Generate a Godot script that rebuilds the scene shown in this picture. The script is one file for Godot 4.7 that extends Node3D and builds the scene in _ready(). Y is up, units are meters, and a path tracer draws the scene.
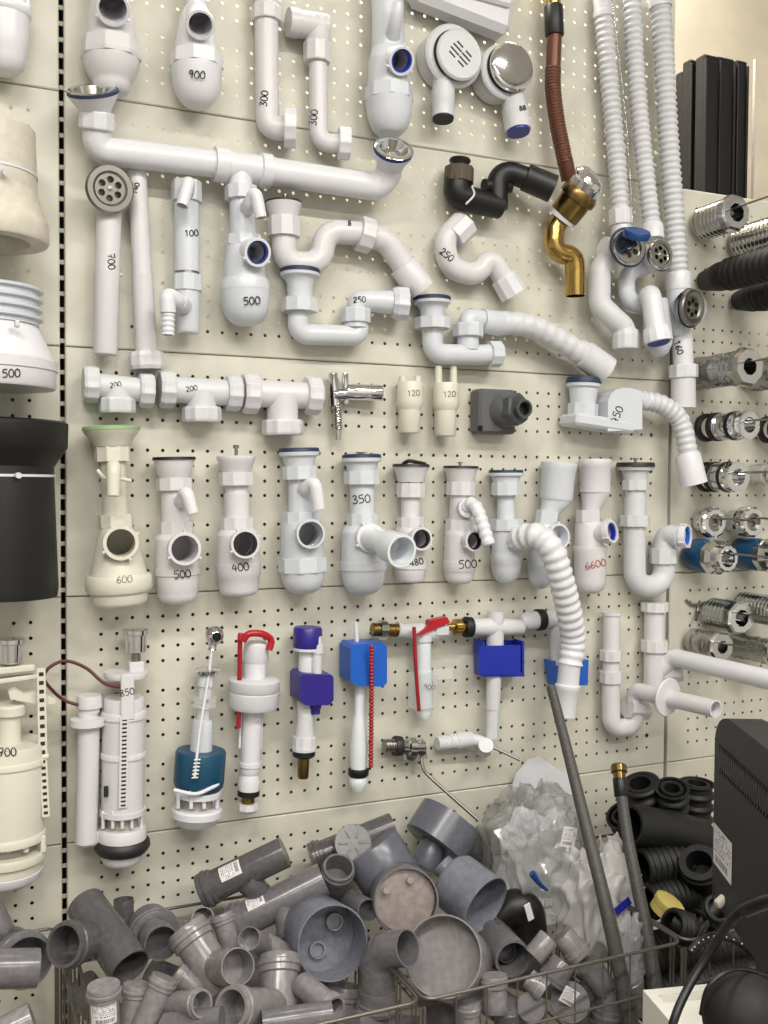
extends Node3D
# A wall of plumbing fittings in a hardware shop. Wall plane is z = 0, y is up, metres.
# The wall goods were measured as points over the wall plane: P(u, v, z) turns a measured point of the
# survey photograph and its distance from the wall into metres; everything is built solid, at that place.
const FOC := 984.0
const EYE := Vector3(-0.1606, 1.4899, 1.644)
var ax: Vector3
var ay: Vector3
var af: Vector3
var M := {}
var taken := {}
var cur: Node3D
var org := Vector3.ZERO
var rng := RandomNumberGenerator.new()
var kept := {}   # shapes that a socket may still be let into

class Geo:
	var v := PackedVector3Array()
	var n := PackedVector3Array()
	var uv := PackedVector2Array()
	var ix := PackedInt32Array()
	func put(p: Vector3, q: Vector3, t := Vector2.ZERO) -> int:
		v.append(p); n.append(q); uv.append(t)
		return v.size() - 1
	func tri(a: int, b: int, c: int) -> void:
		var g := (v[b] - v[a]).cross(v[c] - v[a])
		if g.length_squared() < 1e-18: return
		if g.dot(n[a] + n[b] + n[c]) > 0.0:
			ix.append(a); ix.append(c); ix.append(b)
		else:
			ix.append(a); ix.append(b); ix.append(c)
	func quad(a: int, b: int, c: int, d: int) -> void:
		tri(a, b, c); tri(a, c, d)
	func face(ps: Array, out: Vector3 = Vector3.ZERO) -> void:
		var g: Vector3 = (ps[1] - ps[0]).cross(ps[2] - ps[0]).normalized()
		if out != Vector3.ZERO and g.dot(out) < 0.0: g = -g
		var first := v.size()
		var uvs := [Vector2(0, 1), Vector2(1, 1), Vector2(1, 0), Vector2(0, 0)]
		for i in ps.size(): put(ps[i], g, uvs[i % 4])
		for i in range(1, ps.size() - 1): tri(first, first + i, first + i + 1)
	func box(c: Vector3, bx: Vector3, by: Vector3, bz: Vector3, bev := 0.0) -> void:
		# bx, by, bz: half axes; bev: chamfer in metres
		var ex := bx.normalized(); var ey := by.normalized(); var ez := bz.normalized()
		var hx := bx.length(); var hy := by.length(); var hz := bz.length()
		var b: float = min(bev, 0.45 * min(hx, min(hy, hz)))
		var e := [ex, ey, ez]; var h := [hx, hy, hz]
		for k in 3:
			var i: int = (k + 1) % 3; var j: int = (k + 2) % 3
			for s in [-1.0, 1.0]:
				var o: Vector3 = c + e[k] * (h[k] * s)
				var ps := []
				for q in [[-1, -1], [1, -1], [1, 1], [-1, 1]]:
					ps.append(o + e[i] * ((h[i] - b) * q[0]) + e[j] * ((h[j] - b) * q[1]))
				face(ps, e[k] * s)
		if b <= 0.0: return
		for k in 3:
			var i: int = (k + 1) % 3; var j: int = (k + 2) % 3
			for si in [-1.0, 1.0]:
				for sj in [-1.0, 1.0]:
					var p1: Vector3 = c + e[i] * (h[i] * si) + e[j] * ((h[j] - b) * sj)
					var p2: Vector3 = c + e[i] * ((h[i] - b) * si) + e[j] * (h[j] * sj)
					var l: Vector3 = e[k] * (h[k] - b)
					face([p1 - l, p1 + l, p2 + l, p2 - l], e[i] * si + e[j] * sj)
		for sx in [-1.0, 1.0]:
			for sy in [-1.0, 1.0]:
				for sz in [-1.0, 1.0]:
					face([c + ex * (hx * sx) + ey * ((hy - b) * sy) + ez * ((hz - b) * sz), c + ex * ((hx - b) * sx) + ey * (hy * sy) + ez * ((hz - b) * sz), c + ex * ((hx - b) * sx) + ey * ((hy - b) * sy) + ez * (hz * sz)], ex * sx + ey * sy + ez * sz)
	func lathe(a: Vector3, b: Vector3, prof: Array, seg := 28, ribs := 0, rib := 0.06, from := 0.0, to := TAU, squash := 1.0) -> void:
		var len := (b - a).length()
		if len < 1e-6: return
		var d := (b - a) / len
		var u := d.cross(Vector3.UP if absf(d.y) < 0.9 else Vector3(0, 0, 1)).normalized()
		var w := d.cross(u)
		var pts := []
		for p in prof:
			var q := Vector2(p[0] * len, p[1])
			if pts.is_empty() or pts[-1].distance_to(q) > 1e-6: pts.append(q)
		var ns := []
		for i in pts.size() - 1:
			var t: Vector2 = (pts[i + 1] - pts[i]).normalized()
			ns.append(Vector2(-t.y, t.x))
		if ribs > 0: seg = ribs * 4
		for i in pts.size() - 1:
			var n0: Vector2 = ns[i]; var n1: Vector2 = ns[i]
			if i > 0 and ns[i - 1].dot(ns[i]) > 0.72: n0 = (ns[i - 1] + ns[i]).normalized()
			if i < ns.size() - 1 and ns[i + 1].dot(ns[i]) > 0.72: n1 = (ns[i + 1] + ns[i]).normalized()
			if ribs > 0:
				for j in seg:
					var q := []
					for c in [[i, j], [i + 1, j], [i + 1, j + 1], [i, j + 1]]:
						var an2: float = from + (to - from) * (c[1] + (0.32 if c[1] % 2 == 1 else -0.32)) / seg
						var k2: float = 1.0 + (rib if (int(c[1]) % 4) in [1, 2] else 0.0)
						q.append(a + d * pts[c[0]].x + (u * cos(an2) + w * sin(an2)) * (pts[c[0]].y * k2))
					var rm: Vector3 = u * cos(TAU * (j + 0.5) / seg) + w * sin(TAU * (j + 0.5) / seg)
					if pts[i].y < 1e-5: face([q[0], q[1], q[2]], d * ns[i].x + rm * ns[i].y)
					elif pts[i + 1].y < 1e-5: face([q[0], q[1], q[3]], d * ns[i].x + rm * ns[i].y)
					elif j % 2 == 0: face(q, d * ns[i].x + rm * ns[i].y)
					else:
						var f0 := v.size()
						for c in q:
							var rr: Vector3 = c - a - d * (c - a).dot(d)
							put(c, (d * ns[i].x + rr.normalized() * ns[i].y).normalized())
						quad(f0, f0 + 1, f0 + 2, f0 + 3)
				continue
			var first := v.size()
			for j in seg + 1:
				var an := from + (to - from) * j / seg
				var k := 1.0
				if ribs > 0: k = 1.0 + (rib if (j % 4) < 2 else 0.0)
				var ra := u * cos(an) + w * (sin(an) * squash)
				put(a + d * pts[i].x + ra * (pts[i].y * k), (d * n0.x + ra * n0.y).normalized(), Vector2(float(j) / seg, pts[i].x / len))
				put(a + d * pts[i + 1].x + ra * (pts[i + 1].y * k), (d * n1.x + ra * n1.y).normalized(), Vector2(float(j) / seg, pts[i + 1].x / len))
			for j in seg:
				quad(first + 2 * j, first + 2 * j + 1, first + 2 * j + 3, first + 2 * j + 2)
	func sweep(pts: Array, radii: Array, seg := 16, flat := 1.0) -> void:
		var m := pts.size()
		if m < 2: return
		var tan := []
		for i in m: tan.append((pts[mini(i + 1, m - 1)] - pts[maxi(i - 1, 0)]).normalized())
		var u: Vector3 = tan[0].cross(Vector3.UP if absf(tan[0].y) < 0.9 else Vector3(0, 0, 1)).normalized()
		var first := v.size()
		var run := 0.0
		for i in m:
			u = (u - tan[i] * u.dot(tan[i])).normalized()
			var w: Vector3 = tan[i].cross(u)
			var i0: int = maxi(i - 1, 0); var i1: int = mini(i + 1, m - 1)
			var ds: float = (pts[i1] - pts[i0]).length()
			var dr: float = (radii[i1] - radii[i0]) / maxf(ds, 1e-6)
			if i > 0: run += (pts[i] - pts[i - 1]).length()
			for j in seg + 1:
				var an := TAU * j / seg
				var ra: Vector3 = u * cos(an) + w * (sin(an) * flat)
				put(pts[i] + ra * radii[i], (ra - tan[i] * dr).normalized(), Vector2(float(j) / seg, run))
		for i in m - 1:
			for j in seg:
				var a := first + i * (seg + 1) + j
				quad(a, a + 1, a + seg + 2, a + seg + 1)
	func cap(p: Vector3, d: Vector3, r: float, seg := 16) -> void:   # flat disc facing d
		lathe(p - d * 0.0005, p, [[1.0, r], [1.0, 0.0]], seg)
	func mouth(p: Vector3, d: Vector3, r: float, ri: float, depth: float, seg := 24) -> void:   # rim, bore and its floor
		lathe(p - d * depth, p, [[1.0, r], [1.0, ri], [0.0, ri], [0.0, 0.0]], seg)
	func mesh() -> ArrayMesh:
		var ar := []
		ar.resize(Mesh.ARRAY_MAX)
		ar[Mesh.ARRAY_VERTEX] = v; ar[Mesh.ARRAY_NORMAL] = n; ar[Mesh.ARRAY_TEX_UV] = uv; ar[Mesh.ARRAY_INDEX] = ix
		var am := ArrayMesh.new()
		if ix.size() > 0: am.add_surface_from_arrays(Mesh.PRIMITIVE_TRIANGLES, ar)
		return am

# ---------------------------------------------------------------- naming and placing
func numbered(called: String) -> String:
	if not taken.has(called):
		taken[called] = 0
		return called
	taken[called] += 1
	return "%s_%03d" % [called, taken[called]]
func P(u: float, w: float, z: float) -> Vector3:
	var d := af + ax * ((u - 384.0) / FOC) + ay * ((512.0 - w) / FOC)
	return EYE + d * ((z - EYE.z) / d.z)
func Q(a: Array) -> Vector3:
	return P(a[0], a[1], a[2])
func S(p: Vector3) -> float:
	return (p - EYE).dot(af) / FOC
func T(called: String, label: String, category: String, at: Vector3, group := "", kind := "") -> Node3D:
	var o := Node3D.new()
	o.name = numbered(called)
	add_child(o)
	o.position = at
	o.set_meta("label", label); o.set_meta("category", category)
	if group: o.set_meta("group", group)
	if kind: o.set_meta("kind", kind)
	cur = o; org = at
	return o
func structure(called: String, at := Vector3.ZERO) -> Node3D:
	var o := Node3D.new()
	o.name = called
	add_child(o)
	o.position = at
	o.set_meta("kind", "structure")
	cur = o; org = at
	return o
func part(called: String, g: Geo, mat: String, par: Node3D = null, label := "") -> MeshInstance3D:
	var o := MeshInstance3D.new()
	o.name = called
	for i in g.v.size(): g.v[i] -= org
	o.mesh = g.mesh()
	o.material_override = M[mat]
	(par if par else cur).add_child(o, true)
	if label: o.set_meta("label", label)
	return o
# ---------------------------------------------------------------- shapes in survey points
func fil(pts: Array, rad: float, steps := 8) -> Array:
	var out := [pts[0]]
	for i in range(1, pts.size() - 1):
		var a: Vector3 = pts[i - 1]; var b: Vector3 = pts[i]; var c: Vector3 = pts[i + 1]
		var ba := (a - b).normalized(); var bc := (c - b).normalized()
		var half := acos(clampf(ba.dot(bc), -1, 1)) / 2.0
		var cut: float = min(rad / maxf(tan(half), 0.05), min((a - b).length(), (c - b).length()) * 0.499)
		if cut < 1e-4 or half > 1.55:
			out.append(b); continue
		var p := b + ba * cut; var q := b + bc * cut
		for k in steps + 1:
			var t := float(k) / steps
			var m := 0.62
			# cubic with handles: close to a circular arc
			var h1 := p.lerp(b, m * 0.9); var h2 := q.lerp(b, m * 0.9)
			out.append(p * pow(1 - t, 3) + h1 * (3 * t * pow(1 - t, 2)) + h2 * (3 * t * t * (1 - t)) + q * pow(t, 3))
	out.append(pts[-1])
	return out
func spline(pts: Array, per := 8) -> Array:
	var out := []
	var m := pts.size()
	for i in m - 1:
		var p0: Vector3 = pts[maxi(i - 1, 0)]; var p1: Vector3 = pts[i]; var p2: Vector3 = pts[i + 1]; var p3: Vector3 = pts[mini(i + 2, m - 1)]
		for k in per:
			var t := float(k) / per
			out.append(0.5 * ((2 * p1) + (p2 - p0) * t + (2 * p0 - 5 * p1 + 4 * p2 - p3) * t * t + (3 * p1 - p0 - 3 * p2 + p3) * t * t * t))
	out.append(pts[-1])
	return out
func even(pts: Array, step: float) -> Array:
	var out := [pts[0]]
	var left := step
	for i in pts.size() - 1:
		var a: Vector3 = pts[i]; var b: Vector3 = pts[i + 1]
		var l := (b - a).length()
		var at := 0.0
		while l - at >= left:
			at += left
			out.append(a.lerp(b, at / l))
			left = step
		left -= l - at
	out.append(pts[-1])
	return out
# turned part along an axis a -> b; prof: [fraction, half width in survey units]
func LA(called: String, mat: String, a: Array, b: Array, prof: Array, opt := {}) -> MeshInstance3D:
	var A := Q(a); var B := Q(b)
	var s := S((A + B) / 2.0)
	var pr := []
	if not opt.get("open0", false): pr.append([prof[0][0], 0.0])
	for p in prof: pr.append([p[0], p[1] * s])
	if not opt.get("open1", false): pr.append([prof[-1][0], 0.0])
	var g := Geo.new()
	if opt.get("fine", false):
		var fp := [pr[0]]
		var lu := (B - A).length() / s
		for i in range(1, pr.size()):
			var n := clampi(int(ceil(absf(pr[i][0] - pr[i - 1][0]) * lu / 1.3)), 1, 60)
			for k in range(1, n + 1): fp.append([lerpf(pr[i - 1][0], pr[i][0], float(k) / n), lerpf(pr[i - 1][1], pr[i][1], float(k) / n)])
		g.lathe(A, B, fp, 104)
		var o := part(called, g, mat, opt.get("par"), opt.get("label", ""))
		kept[o] = g
		return o
	g.lathe(A, B, pr, opt.get("seg", 28), opt.get("ribs", 0), opt.get("rib", 0.06))
	return part(called, g, mat, opt.get("par"), opt.get("label", ""))
func hollow() -> bool:
	for o in cur.get_children():
		if kept.has(o): return true
	return false
# cut the opening of a socket into the walls of the hollow parts it enters
func let_in(a: Vector3, d: Vector3, r: float) -> void:
	for o in cur.get_children():
		if not kept.has(o): continue
		var g: Geo = kept[o]
		var q := PackedInt32Array()
		var inn := PackedByteArray(); inn.resize(g.v.size())
		for i in g.v.size():
			var w: Vector3 = g.v[i] + org - a
			var t := w.dot(d)
			inn[i] = 1 if t > 0.0 and (w - d * t).length() < r else 0
		for t in range(0, g.ix.size(), 3):
			if inn[g.ix[t]] + inn[g.ix[t + 1]] + inn[g.ix[t + 2]] < 3:
				q.append(g.ix[t]); q.append(g.ix[t + 1]); q.append(g.ix[t + 2])
		if q.size() < g.ix.size():
			g.ix = q
			o.mesh = g.mesh()
# a column of turned parts on one axis; rows: [name, material, ribs, [[y, half width], ...]]
func col(x0: float, y0: float, x1: float, y1: float, z, rows: Array) -> Dictionary:
	var z0: float = z[0] if z is Array else z
	var z1: float = z[1] if z is Array else z
	var made := {}
	for r in rows:
		var pr := []
		for p in r[3]: pr.append([(p[0] - y0) / (y1 - y0), p[1]])
		made[r[0]] = LA(r[0], r[1], [x0, y0, z0], [x1, y1, z1], pr, {"ribs": r[2], "fine": r[0] == "body"})
	return made
# pipe through survey points; open: 1 start, 2 end, 3 both
func TB(called: String, mat: String, pts: Array, hw, opt := {}) -> MeshInstance3D:
	var w := []
	for p in pts: w.append(Q(p))
	var s := S(w[w.size() / 2])
	var r0: float = (hw[0] if hw is Array else hw) * s
	var r1: float = (hw[-1] if hw is Array else hw) * s
	var path: Array
	if opt.get("spline", false): path = spline(w, opt.get("per", 8))
	else: path = fil(w, opt.get("fr", 2.0 * r0 / s) * s)
	var radii := []
	var total := 0.0
	for i in path.size() - 1: total += (path[i + 1] - path[i]).length()
	var run := 0.0
	for i in path.size():
		if i > 0: run += (path[i] - path[i - 1]).length()
		radii.append(lerpf(r0, r1, run / total))
	var g := Geo.new()
	var seg: int = opt.get("seg", 22)
	g.sweep(path, radii, seg)
	ends(g, path, r0, r1, opt.get("open", 0), seg, opt.get("bore", 0.84))
	return part(called, g, mat, opt.get("par"), opt.get("label", ""))
func ends(g: Geo, path: Array, r0: float, r1: float, open: int, seg: int, bore := 0.84) -> void:
	var d0: Vector3 = (path[0] - path[1]).normalized(); var d1: Vector3 = (path[-1] - path[-2]).normalized()
	if open & 1: g.mouth(path[0], d0, r0, r0 * bore, r0 * 2.2, seg)
	else: g.cap(path[0], d0, r0, seg)
	if open & 2: g.mouth(path[-1], d1, r1, r1 * bore, r1 * 2.2, seg)
	else: g.cap(path[-1], d1, r1, seg)
# ribbed hose through survey points
func hose(called: String, mat: String, pts: Array, hw: float, pitch: float, amp: float, opt := {}) -> MeshInstance3D:
	var w := []
	for p in pts: w.append(Q(p))
	var s := S(w[w.size() / 2])
	var path := even(spline(w, 12), pitch * s / 6.0)
	var radii := []
	var wave := [0.0, 0.55, 1.0, 1.0, 0.55, 0.0]
	for i in path.size():
		radii.append((hw - amp + amp * wave[i % 6]) * s)
	var g := Geo.new()
	g.sweep(path, radii, opt.get("seg", 20))
	ends(g, path, radii[0], radii[-1], opt.get("open", 0), opt.get("seg", 20))
	return part(called, g, mat, opt.get("par"), opt.get("label", ""))
# socket pointing along dir, its mouth centred on a survey point
func spout(called: String, mat: String, m: Array, hw: float, length: float, dir := Vector3(0, 0, 1), inner := 0.78, seal := "", lugs := 0, root_hw := -1.0) -> MeshInstance3D:
	var e := Q(m)
	var s := S(e)
	var d := dir.normalized()
	var a := e - d * length
	var r := hw * s
	var rr: float = (root_hw if root_hw > 0 else hw * 0.86) * s
	var lip: float = minf(0.014, length * 0.45)
	var g := Geo.new()
	g.lathe(a, e, [[0, rr], [1.0 - lip / length, rr], [1.0 - lip / length, r * 0.98], [1.0 - 0.0015 / length, r], [1.0, r * 0.97], [1.0, r * inner], [0.0, r * inner]] + ([] if hollow() else [[0.0, 0.0]]), 30)
	let_in(a, d, minf(rr, r * 0.86) * 0.985)
	var o := part(called, g, mat)
	if lugs > 0:
		var gl := Geo.new()
		var u := d.cross(Vector3.UP).normalized(); var w := d.cross(u)
		for k in lugs:
			var an := TAU * k / lugs + 0.5
			var ra := u * cos(an) + w * sin(an)
			gl.box(e - d * 0.006 + ra * (r * 1.04), ra * (r * 0.10), d * 0.006, d.cross(ra) * (r * 0.08), 0.0008)
		var lo := part("nut_lug", gl, mat, o)
		lo.set_meta("kind", "stuff")
	if seal:
		var gs := Geo.new()
		var ri := r * inner
		gs.lathe(e - d * 0.012, e - d * 0.003, [[0, ri * 0.8], [0, ri * 1.01], [1, ri * 1.01], [1, ri * 0.8], [0, ri * 0.8]], 30)
		part("seal_ring", gs, seal, o)
	return o
# ---------------------------------------------------------------- pen strokes laid on a round surface
const GLYPH := {
	"0": [[[.3, 1], [.08, .8], [0, .45], [.1, .1], [.32, 0], [.55, .15], [.62, .5], [.52, .85], [.3, 1]]],
	"1": [[[.1, .8], [.32, 1], [.32, 0]]],
	"2": [[[.02, .8], [.2, 1], [.45, .95], [.5, .7], [.3, .35], [0, 0], [.6, .03]]],
	"3": [[[.02, .95], [.4, 1], [.5, .78], [.22, .55], [.55, .4], [.5, .1], [.2, 0], [0, .12]]],
	"4": [[[.3, 1], [0, .4], [.6, .42]], [[.45, .8], [.42, 0]]],
	"5": [[[.6, 1], [.12, .97], [.08, .6], [.4, .62], [.58, .35], [.4, .04], [0, .05]]],
	"6": [[[.5, 1], [.15, .7], [0, .3], [.15, .02], [.45, .05], [.55, .3], [.35, .48], [.05, .3]]],
	"7": [[[0, .95], [.58, 1], [.25, 0]], [[.1, .5], [.5, .52]]],
	"8": [[[.3, .52], [.05, .75], [.3, 1], [.52, .78], [.3, .52], [0, .25], [.28, 0], [.58, .24], [.3, .52]]],
	"9": [[[.52, .75], [.3, .55], [.05, .7], [.2, 1], [.5, .95], [.52, .7], [.42, 0]]],
	"?": [[[0, .8], [.2, 1], [.5, .9], [.4, .6], [.25, .45], [.25, .25]]],
}
func onto(u: float, w: float, A: Vector3, d: Vector3, r: float) -> Vector3:
	var k := (af + ax * ((u - 384.0) / FOC) + ay * ((512.0 - w) / FOC)).normalized()
	var o := EYE - A
	var kp := k - d * k.dot(d); var op := o - d * o.dot(d)
	var qa := kp.dot(kp); var qb := kp.dot(op); var qc := op.dot(op) - r * r
	var disc := maxf(qb * qb - qa * qc, 0.0)
	return EYE + k * ((-qb - sqrt(disc)) / qa)
func ink(text: String, u: float, w: float, h: float, tilt: float, a: Array, b: Array, hw: float, par: Node3D = null, mat := "ink", pen := 0.55) -> void:
	var A := Q(a); var B := Q(b)
	var d := (B - A).normalized()
	var s := S((A + B) / 2.0)
	var g := Geo.new()
	var adv := h * 0.78
	var c := cos(deg_to_rad(tilt)); var sn := sin(deg_to_rad(tilt))
	var x0 := -adv * text.length() / 2.0
	for ch in text:
		for st in GLYPH.get(ch, []):
			var ps := []
			for q in st:
				var lx: float = x0 + q[0] * h; var ly: float = (q[1] - 0.5) * h
				var pu := u + lx * c + ly * sn; var pw := w - (-lx * sn + ly * c)
				ps.append(P(pu, pw, a[2] + 0.0003) if hw < 0.0 else onto(pu, pw, A, d, hw * s + 0.0003))
			if ps.size() > 2: ps = spline(ps, 3)
			var rr := []
			for i in ps.size(): rr.append(pen * s)
			g.sweep(ps, rr, 5)
		x0 += adv
	part("handwritten_number", g, mat, par)
# solid with the outline given in survey points, thick from za to zb
func plate(called: String, mat: String, outline: Array, za: float, zb: float, opt := {}) -> MeshInstance3D:
	var front := []; var back := []
	var zm := (za + zb) / 2.0
	var poly := PackedVector2Array()
	for q in outline:
		var p := P(q[0], q[1], zm)
		poly.append(Vector2(p.x, p.y))
	var g := Geo.new()
	slab_of(g, poly, za, zb)
	return part(called, g, mat, opt.get("par"), opt.get("label", ""))
func slab_of(g: Geo, poly: PackedVector2Array, za: float, zb: float) -> void:
	var ids := Geometry2D.triangulate_polygon(poly)
	var c := Vector2.ZERO
	for p in poly: c += p / poly.size()
	for k in range(0, ids.size(), 3):
		for zz in [[zb, 1.0], [za, -1.0]]:
			var t := []
			for m in 3: t.append(Vector3(poly[ids[k + m]].x, poly[ids[k + m]].y, zz[0]))
			g.face(t, Vector3(0, 0, zz[1]))
	var cw := Geometry2D.is_polygon_clockwise(poly)
	for i in poly.size():
		var a := poly[i]; var b := poly[(i + 1) % poly.size()]
		var e := (b - a).normalized()
		var o := Vector2(-e.y, e.x) if cw else Vector2(e.y, -e.x)
		g.face([Vector3(a.x, a.y, za), Vector3(b.x, b.y, za), Vector3(b.x, b.y, zb), Vector3(a.x, a.y, zb)], Vector3(o.x, o.y, 0))
func block(called: String, mat: String, c: Array, w: float, h: float, depth: float, bev := 0.002, tilt := 0.0, opt := {}) -> MeshInstance3D:
	# box facing the aisle, centred on survey point c; w, h in survey units
	var o := Q(c); var s := S(o); var t := deg_to_rad(tilt)
	var g := Geo.new()
	g.box(o, Vector3(cos(t), -sin(t), 0) * (w * s / 2), Vector3(sin(t), cos(t), 0) * (h * s / 2), Vector3(0, 0, depth / 2), bev)
	return part(called, g, mat, opt.get("par"), opt.get("label", ""))
# ---------------------------------------------------------------- materials
func noise_tex(freq: float, lo: Color, hi: Color, sd: int, size := 256, bump := false) -> NoiseTexture2D:
	var t := NoiseTexture2D.new()
	t.width = size; t.height = size; t.seamless = true
	var fn := FastNoiseLite.new()
	fn.seed = sd; fn.frequency = freq; fn.fractal_octaves = 4
	t.noise = fn
	if bump: t.as_normal_map = true; t.bump_strength = 2.0
	else:
		var gr := Gradient.new()
		gr.offsets = PackedFloat32Array([0.25, 0.75]); gr.colors = PackedColorArray([lo, hi])
		t.color_ramp = gr
	return t
func mat(called: String, c: Color, rough := 0.4, metal := 0.0, mottled := 0.0, scale := 6.0) -> StandardMaterial3D:
	var m := StandardMaterial3D.new()
	m.resource_name = called
	m.albedo_color = c
	m.roughness = rough; m.metallic = metal
	if mottled > 0.0:
		m.albedo_texture = noise_tex(0.02, Color(1 - mottled, 1 - mottled, 1 - mottled), Color.WHITE, called.hash() % 1000)
		m.uv1_triplanar = true; m.uv1_world_triplanar = true; m.uv1_scale = Vector3.ONE * scale
	M[called] = m
	return m
func glassy(called: String, c: Color, alpha: float, rough := 0.12) -> void:
	var m := mat(called, Color(c, alpha), rough)
	m.transparency = BaseMaterial3D.TRANSPARENCY_ALPHA
	m.cull_mode = BaseMaterial3D.CULL_DISABLED
func film(called: String, c: Color, alpha: float, rough: float) -> void:
	var m := mat(called, Color(c, alpha), rough)
	m.transparency = BaseMaterial3D.TRANSPARENCY_ALPHA
	m.cull_mode = BaseMaterial3D.CULL_DISABLED
func label_print() -> void:
	# white paper with rows of small dark print and a bar code
	var im := Image.create(128, 128, false, Image.FORMAT_RGB8)
	im.fill(Color(0.86, 0.85, 0.86))
	var r := RandomNumberGenerator.new()
	r.seed = 3
	for row in 7:
		var x := 8
		var y := 10 + row * 11
		while x < 116:
			var w := r.randi_range(3, 9)
			if r.randf() < 0.75: im.fill_rect(Rect2i(x, y, w, 4 if row % 3 else 6), Color(0.35, 0.33, 0.36))
			x += w + r.randi_range(2, 5)
	for k in 30: im.fill_rect(Rect2i(12 + k * 3, 94, 1 + r.randi() % 2, 22), Color(0.28, 0.27, 0.3))
	var m := mat("label_print", Color.WHITE, 0.5)
	m.albedo_texture = ImageTexture.create_from_image(im)
func materials() -> void:
	mat("panel", Color(0.815, 0.805, 0.752), 0.5, 0.0, 0.06, 1.7)
	mat("panel_back", Color(0.75, 0.73, 0.66), 0.7)
	mat("plaster", Color(0.87, 0.825, 0.745), 0.9, 0.0, 0.05, 1.0)
	mat("shop_paint", Color(0.80, 0.80, 0.79), 0.9)
	mat("ceiling_paint", Color(0.88, 0.87, 0.84), 0.9)
	mat("hardboard", Color(0.42, 0.31, 0.22), 0.8)
	mat("post_zinc", Color(0.36, 0.355, 0.35), 0.6)
	mat("floor_tile", Color(0.50, 0.48, 0.45), 0.5, 0.0, 0.15, 1.5)
	mat("white", Color(0.850, 0.850, 0.872), 0.32)
	mat("white_warm", Color(0.822, 0.815, 0.830), 0.36)
	mat("white_cool", Color(0.800, 0.815, 0.842), 0.30)
	mat("white_satin", Color(0.800, 0.805, 0.822), 0.42)
	mat("ivory", Color(0.830, 0.820, 0.765), 0.4)
	mat("cream", Color(0.80, 0.775, 0.72), 0.45, 0.0, 0.06, 9.0)
	mat("blue_seal", Color(0.10, 0.17, 0.42), 0.5)
	mat("blue_rim", Color(0.14, 0.19, 0.30), 0.5)
	mat("royal", Color(0.10, 0.17, 0.62), 0.35)
	mat("purple", Color(0.17, 0.12, 0.50), 0.35)
	mat("sky_blue", Color(0.10, 0.36, 0.74), 0.4)
	mat("teal", Color(0.05, 0.27, 0.38), 0.4)
	mat("stopper_blue", Color(0.06, 0.24, 0.47), 0.4)
	mat("red", Color(0.68, 0.09, 0.15), 0.35)
	mat("crimson", Color(0.60, 0.06, 0.12), 0.4)
	mat("maroon", Color(0.30, 0.09, 0.09), 0.4)
	mat("green_seal", Color(0.55, 0.66, 0.48), 0.5)
	mat("chrome", Color(0.86, 0.86, 0.87), 0.07, 1.0)
	mat("steel", Color(0.78, 0.78, 0.77), 0.16, 1.0)
	mat("dull_steel", Color(0.58, 0.57, 0.55), 0.36, 1.0)
	mat("brass", Color(0.70, 0.58, 0.34), 0.2, 1.0)
	mat("old_brass", Color(0.52, 0.43, 0.26), 0.3, 1.0)
	mat("copper", Color(0.40, 0.25, 0.20), 0.4, 0.4)
	mat("rubber", Color(0.04, 0.04, 0.043), 0.55)
	mat("black_plastic", Color(0.045, 0.045, 0.05), 0.45)
	mat("dark_gasket", Color(0.14, 0.13, 0.14), 0.5)  # gasket colour, also painted as shade in grille, strip and cage openings
	mat("ink", Color(0.05, 0.05, 0.06), 0.6)
	mat("red_ink", Color(0.72, 0.22, 0.20), 0.6)
	mat("grey_ink", Color(0.45, 0.43, 0.40), 0.6)
	mat("hole_dark", Color(0.03, 0.03, 0.03), 0.9)  # painted shade for solid discs that stand in for holes
	mat("pale_grey", Color(0.58, 0.57, 0.58), 0.4)
	mat("bracket_grey", Color(0.36, 0.36, 0.37), 0.5)
	mat("grey_hose", Color(0.32, 0.315, 0.31), 0.55, 0.0, 0.2, 30.0)
	glassy("clear_plastic", Color(0.95, 0.97, 0.97), 0.18, 0.2)
	mat("old_nut", Color(0.30, 0.26, 0.20), 0.55)
	mat("pale_dark", Color(0.28, 0.29, 0.30), 0.45)
	mat("dull_white", Color(0.62, 0.60, 0.57), 0.6)
	mat("pale_white", Color(0.78, 0.79, 0.82), 0.3)
	mat("g_mid", Color(0.43, 0.42, 0.435), 0.22, 0.0, 0.12, 14.0)
	mat("g_dark", Color(0.35, 0.342, 0.352), 0.22, 0.0, 0.12, 14.0)
	mat("g_light", Color(0.535, 0.52, 0.53), 0.22, 0.0, 0.12, 14.0)
	mat("g_blue", Color(0.47, 0.48, 0.525), 0.27, 0.0, 0.1, 14.0)
	mat("g_bluedark", Color(0.39, 0.40, 0.44), 0.28, 0.0, 0.1, 14.0)
	mat("g_pink", Color(0.60, 0.555, 0.54), 0.5, 0.0, 0.14, 12.0)
	mat("g_dusty", Color(0.52, 0.50, 0.49), 0.6, 0.0, 0.22, 12.0)
	mat("basket_wire", Color(0.45, 0.43, 0.41), 0.4, 0.7)
	mat("profile_black", Color(0.045, 0.042, 0.05), 0.6, 0.0, 0.3, 8.0)
	mat("monitor_black", Color(0.10, 0.095, 0.10), 0.55)
	mat("soft_black", Color(0.06, 0.055, 0.055), 0.7, 0.0, 0.3, 20.0)
	mat("cabinet_white", Color(0.90, 0.89, 0.86), 0.45)
	mat("pale_yellow", Color(0.74, 0.68, 0.40), 0.5)
	mat("film_steel", Color(0.66, 0.66, 0.65), 0.2, 0.85)
	mat("film_blue", Color(0.06, 0.26, 0.42), 0.22)
	film("film", Color(0.62, 0.62, 0.61), 0.42, 0.3)
	film("film_clear", Color(0.90, 0.91, 0.93), 0.24, 0.12)
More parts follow.
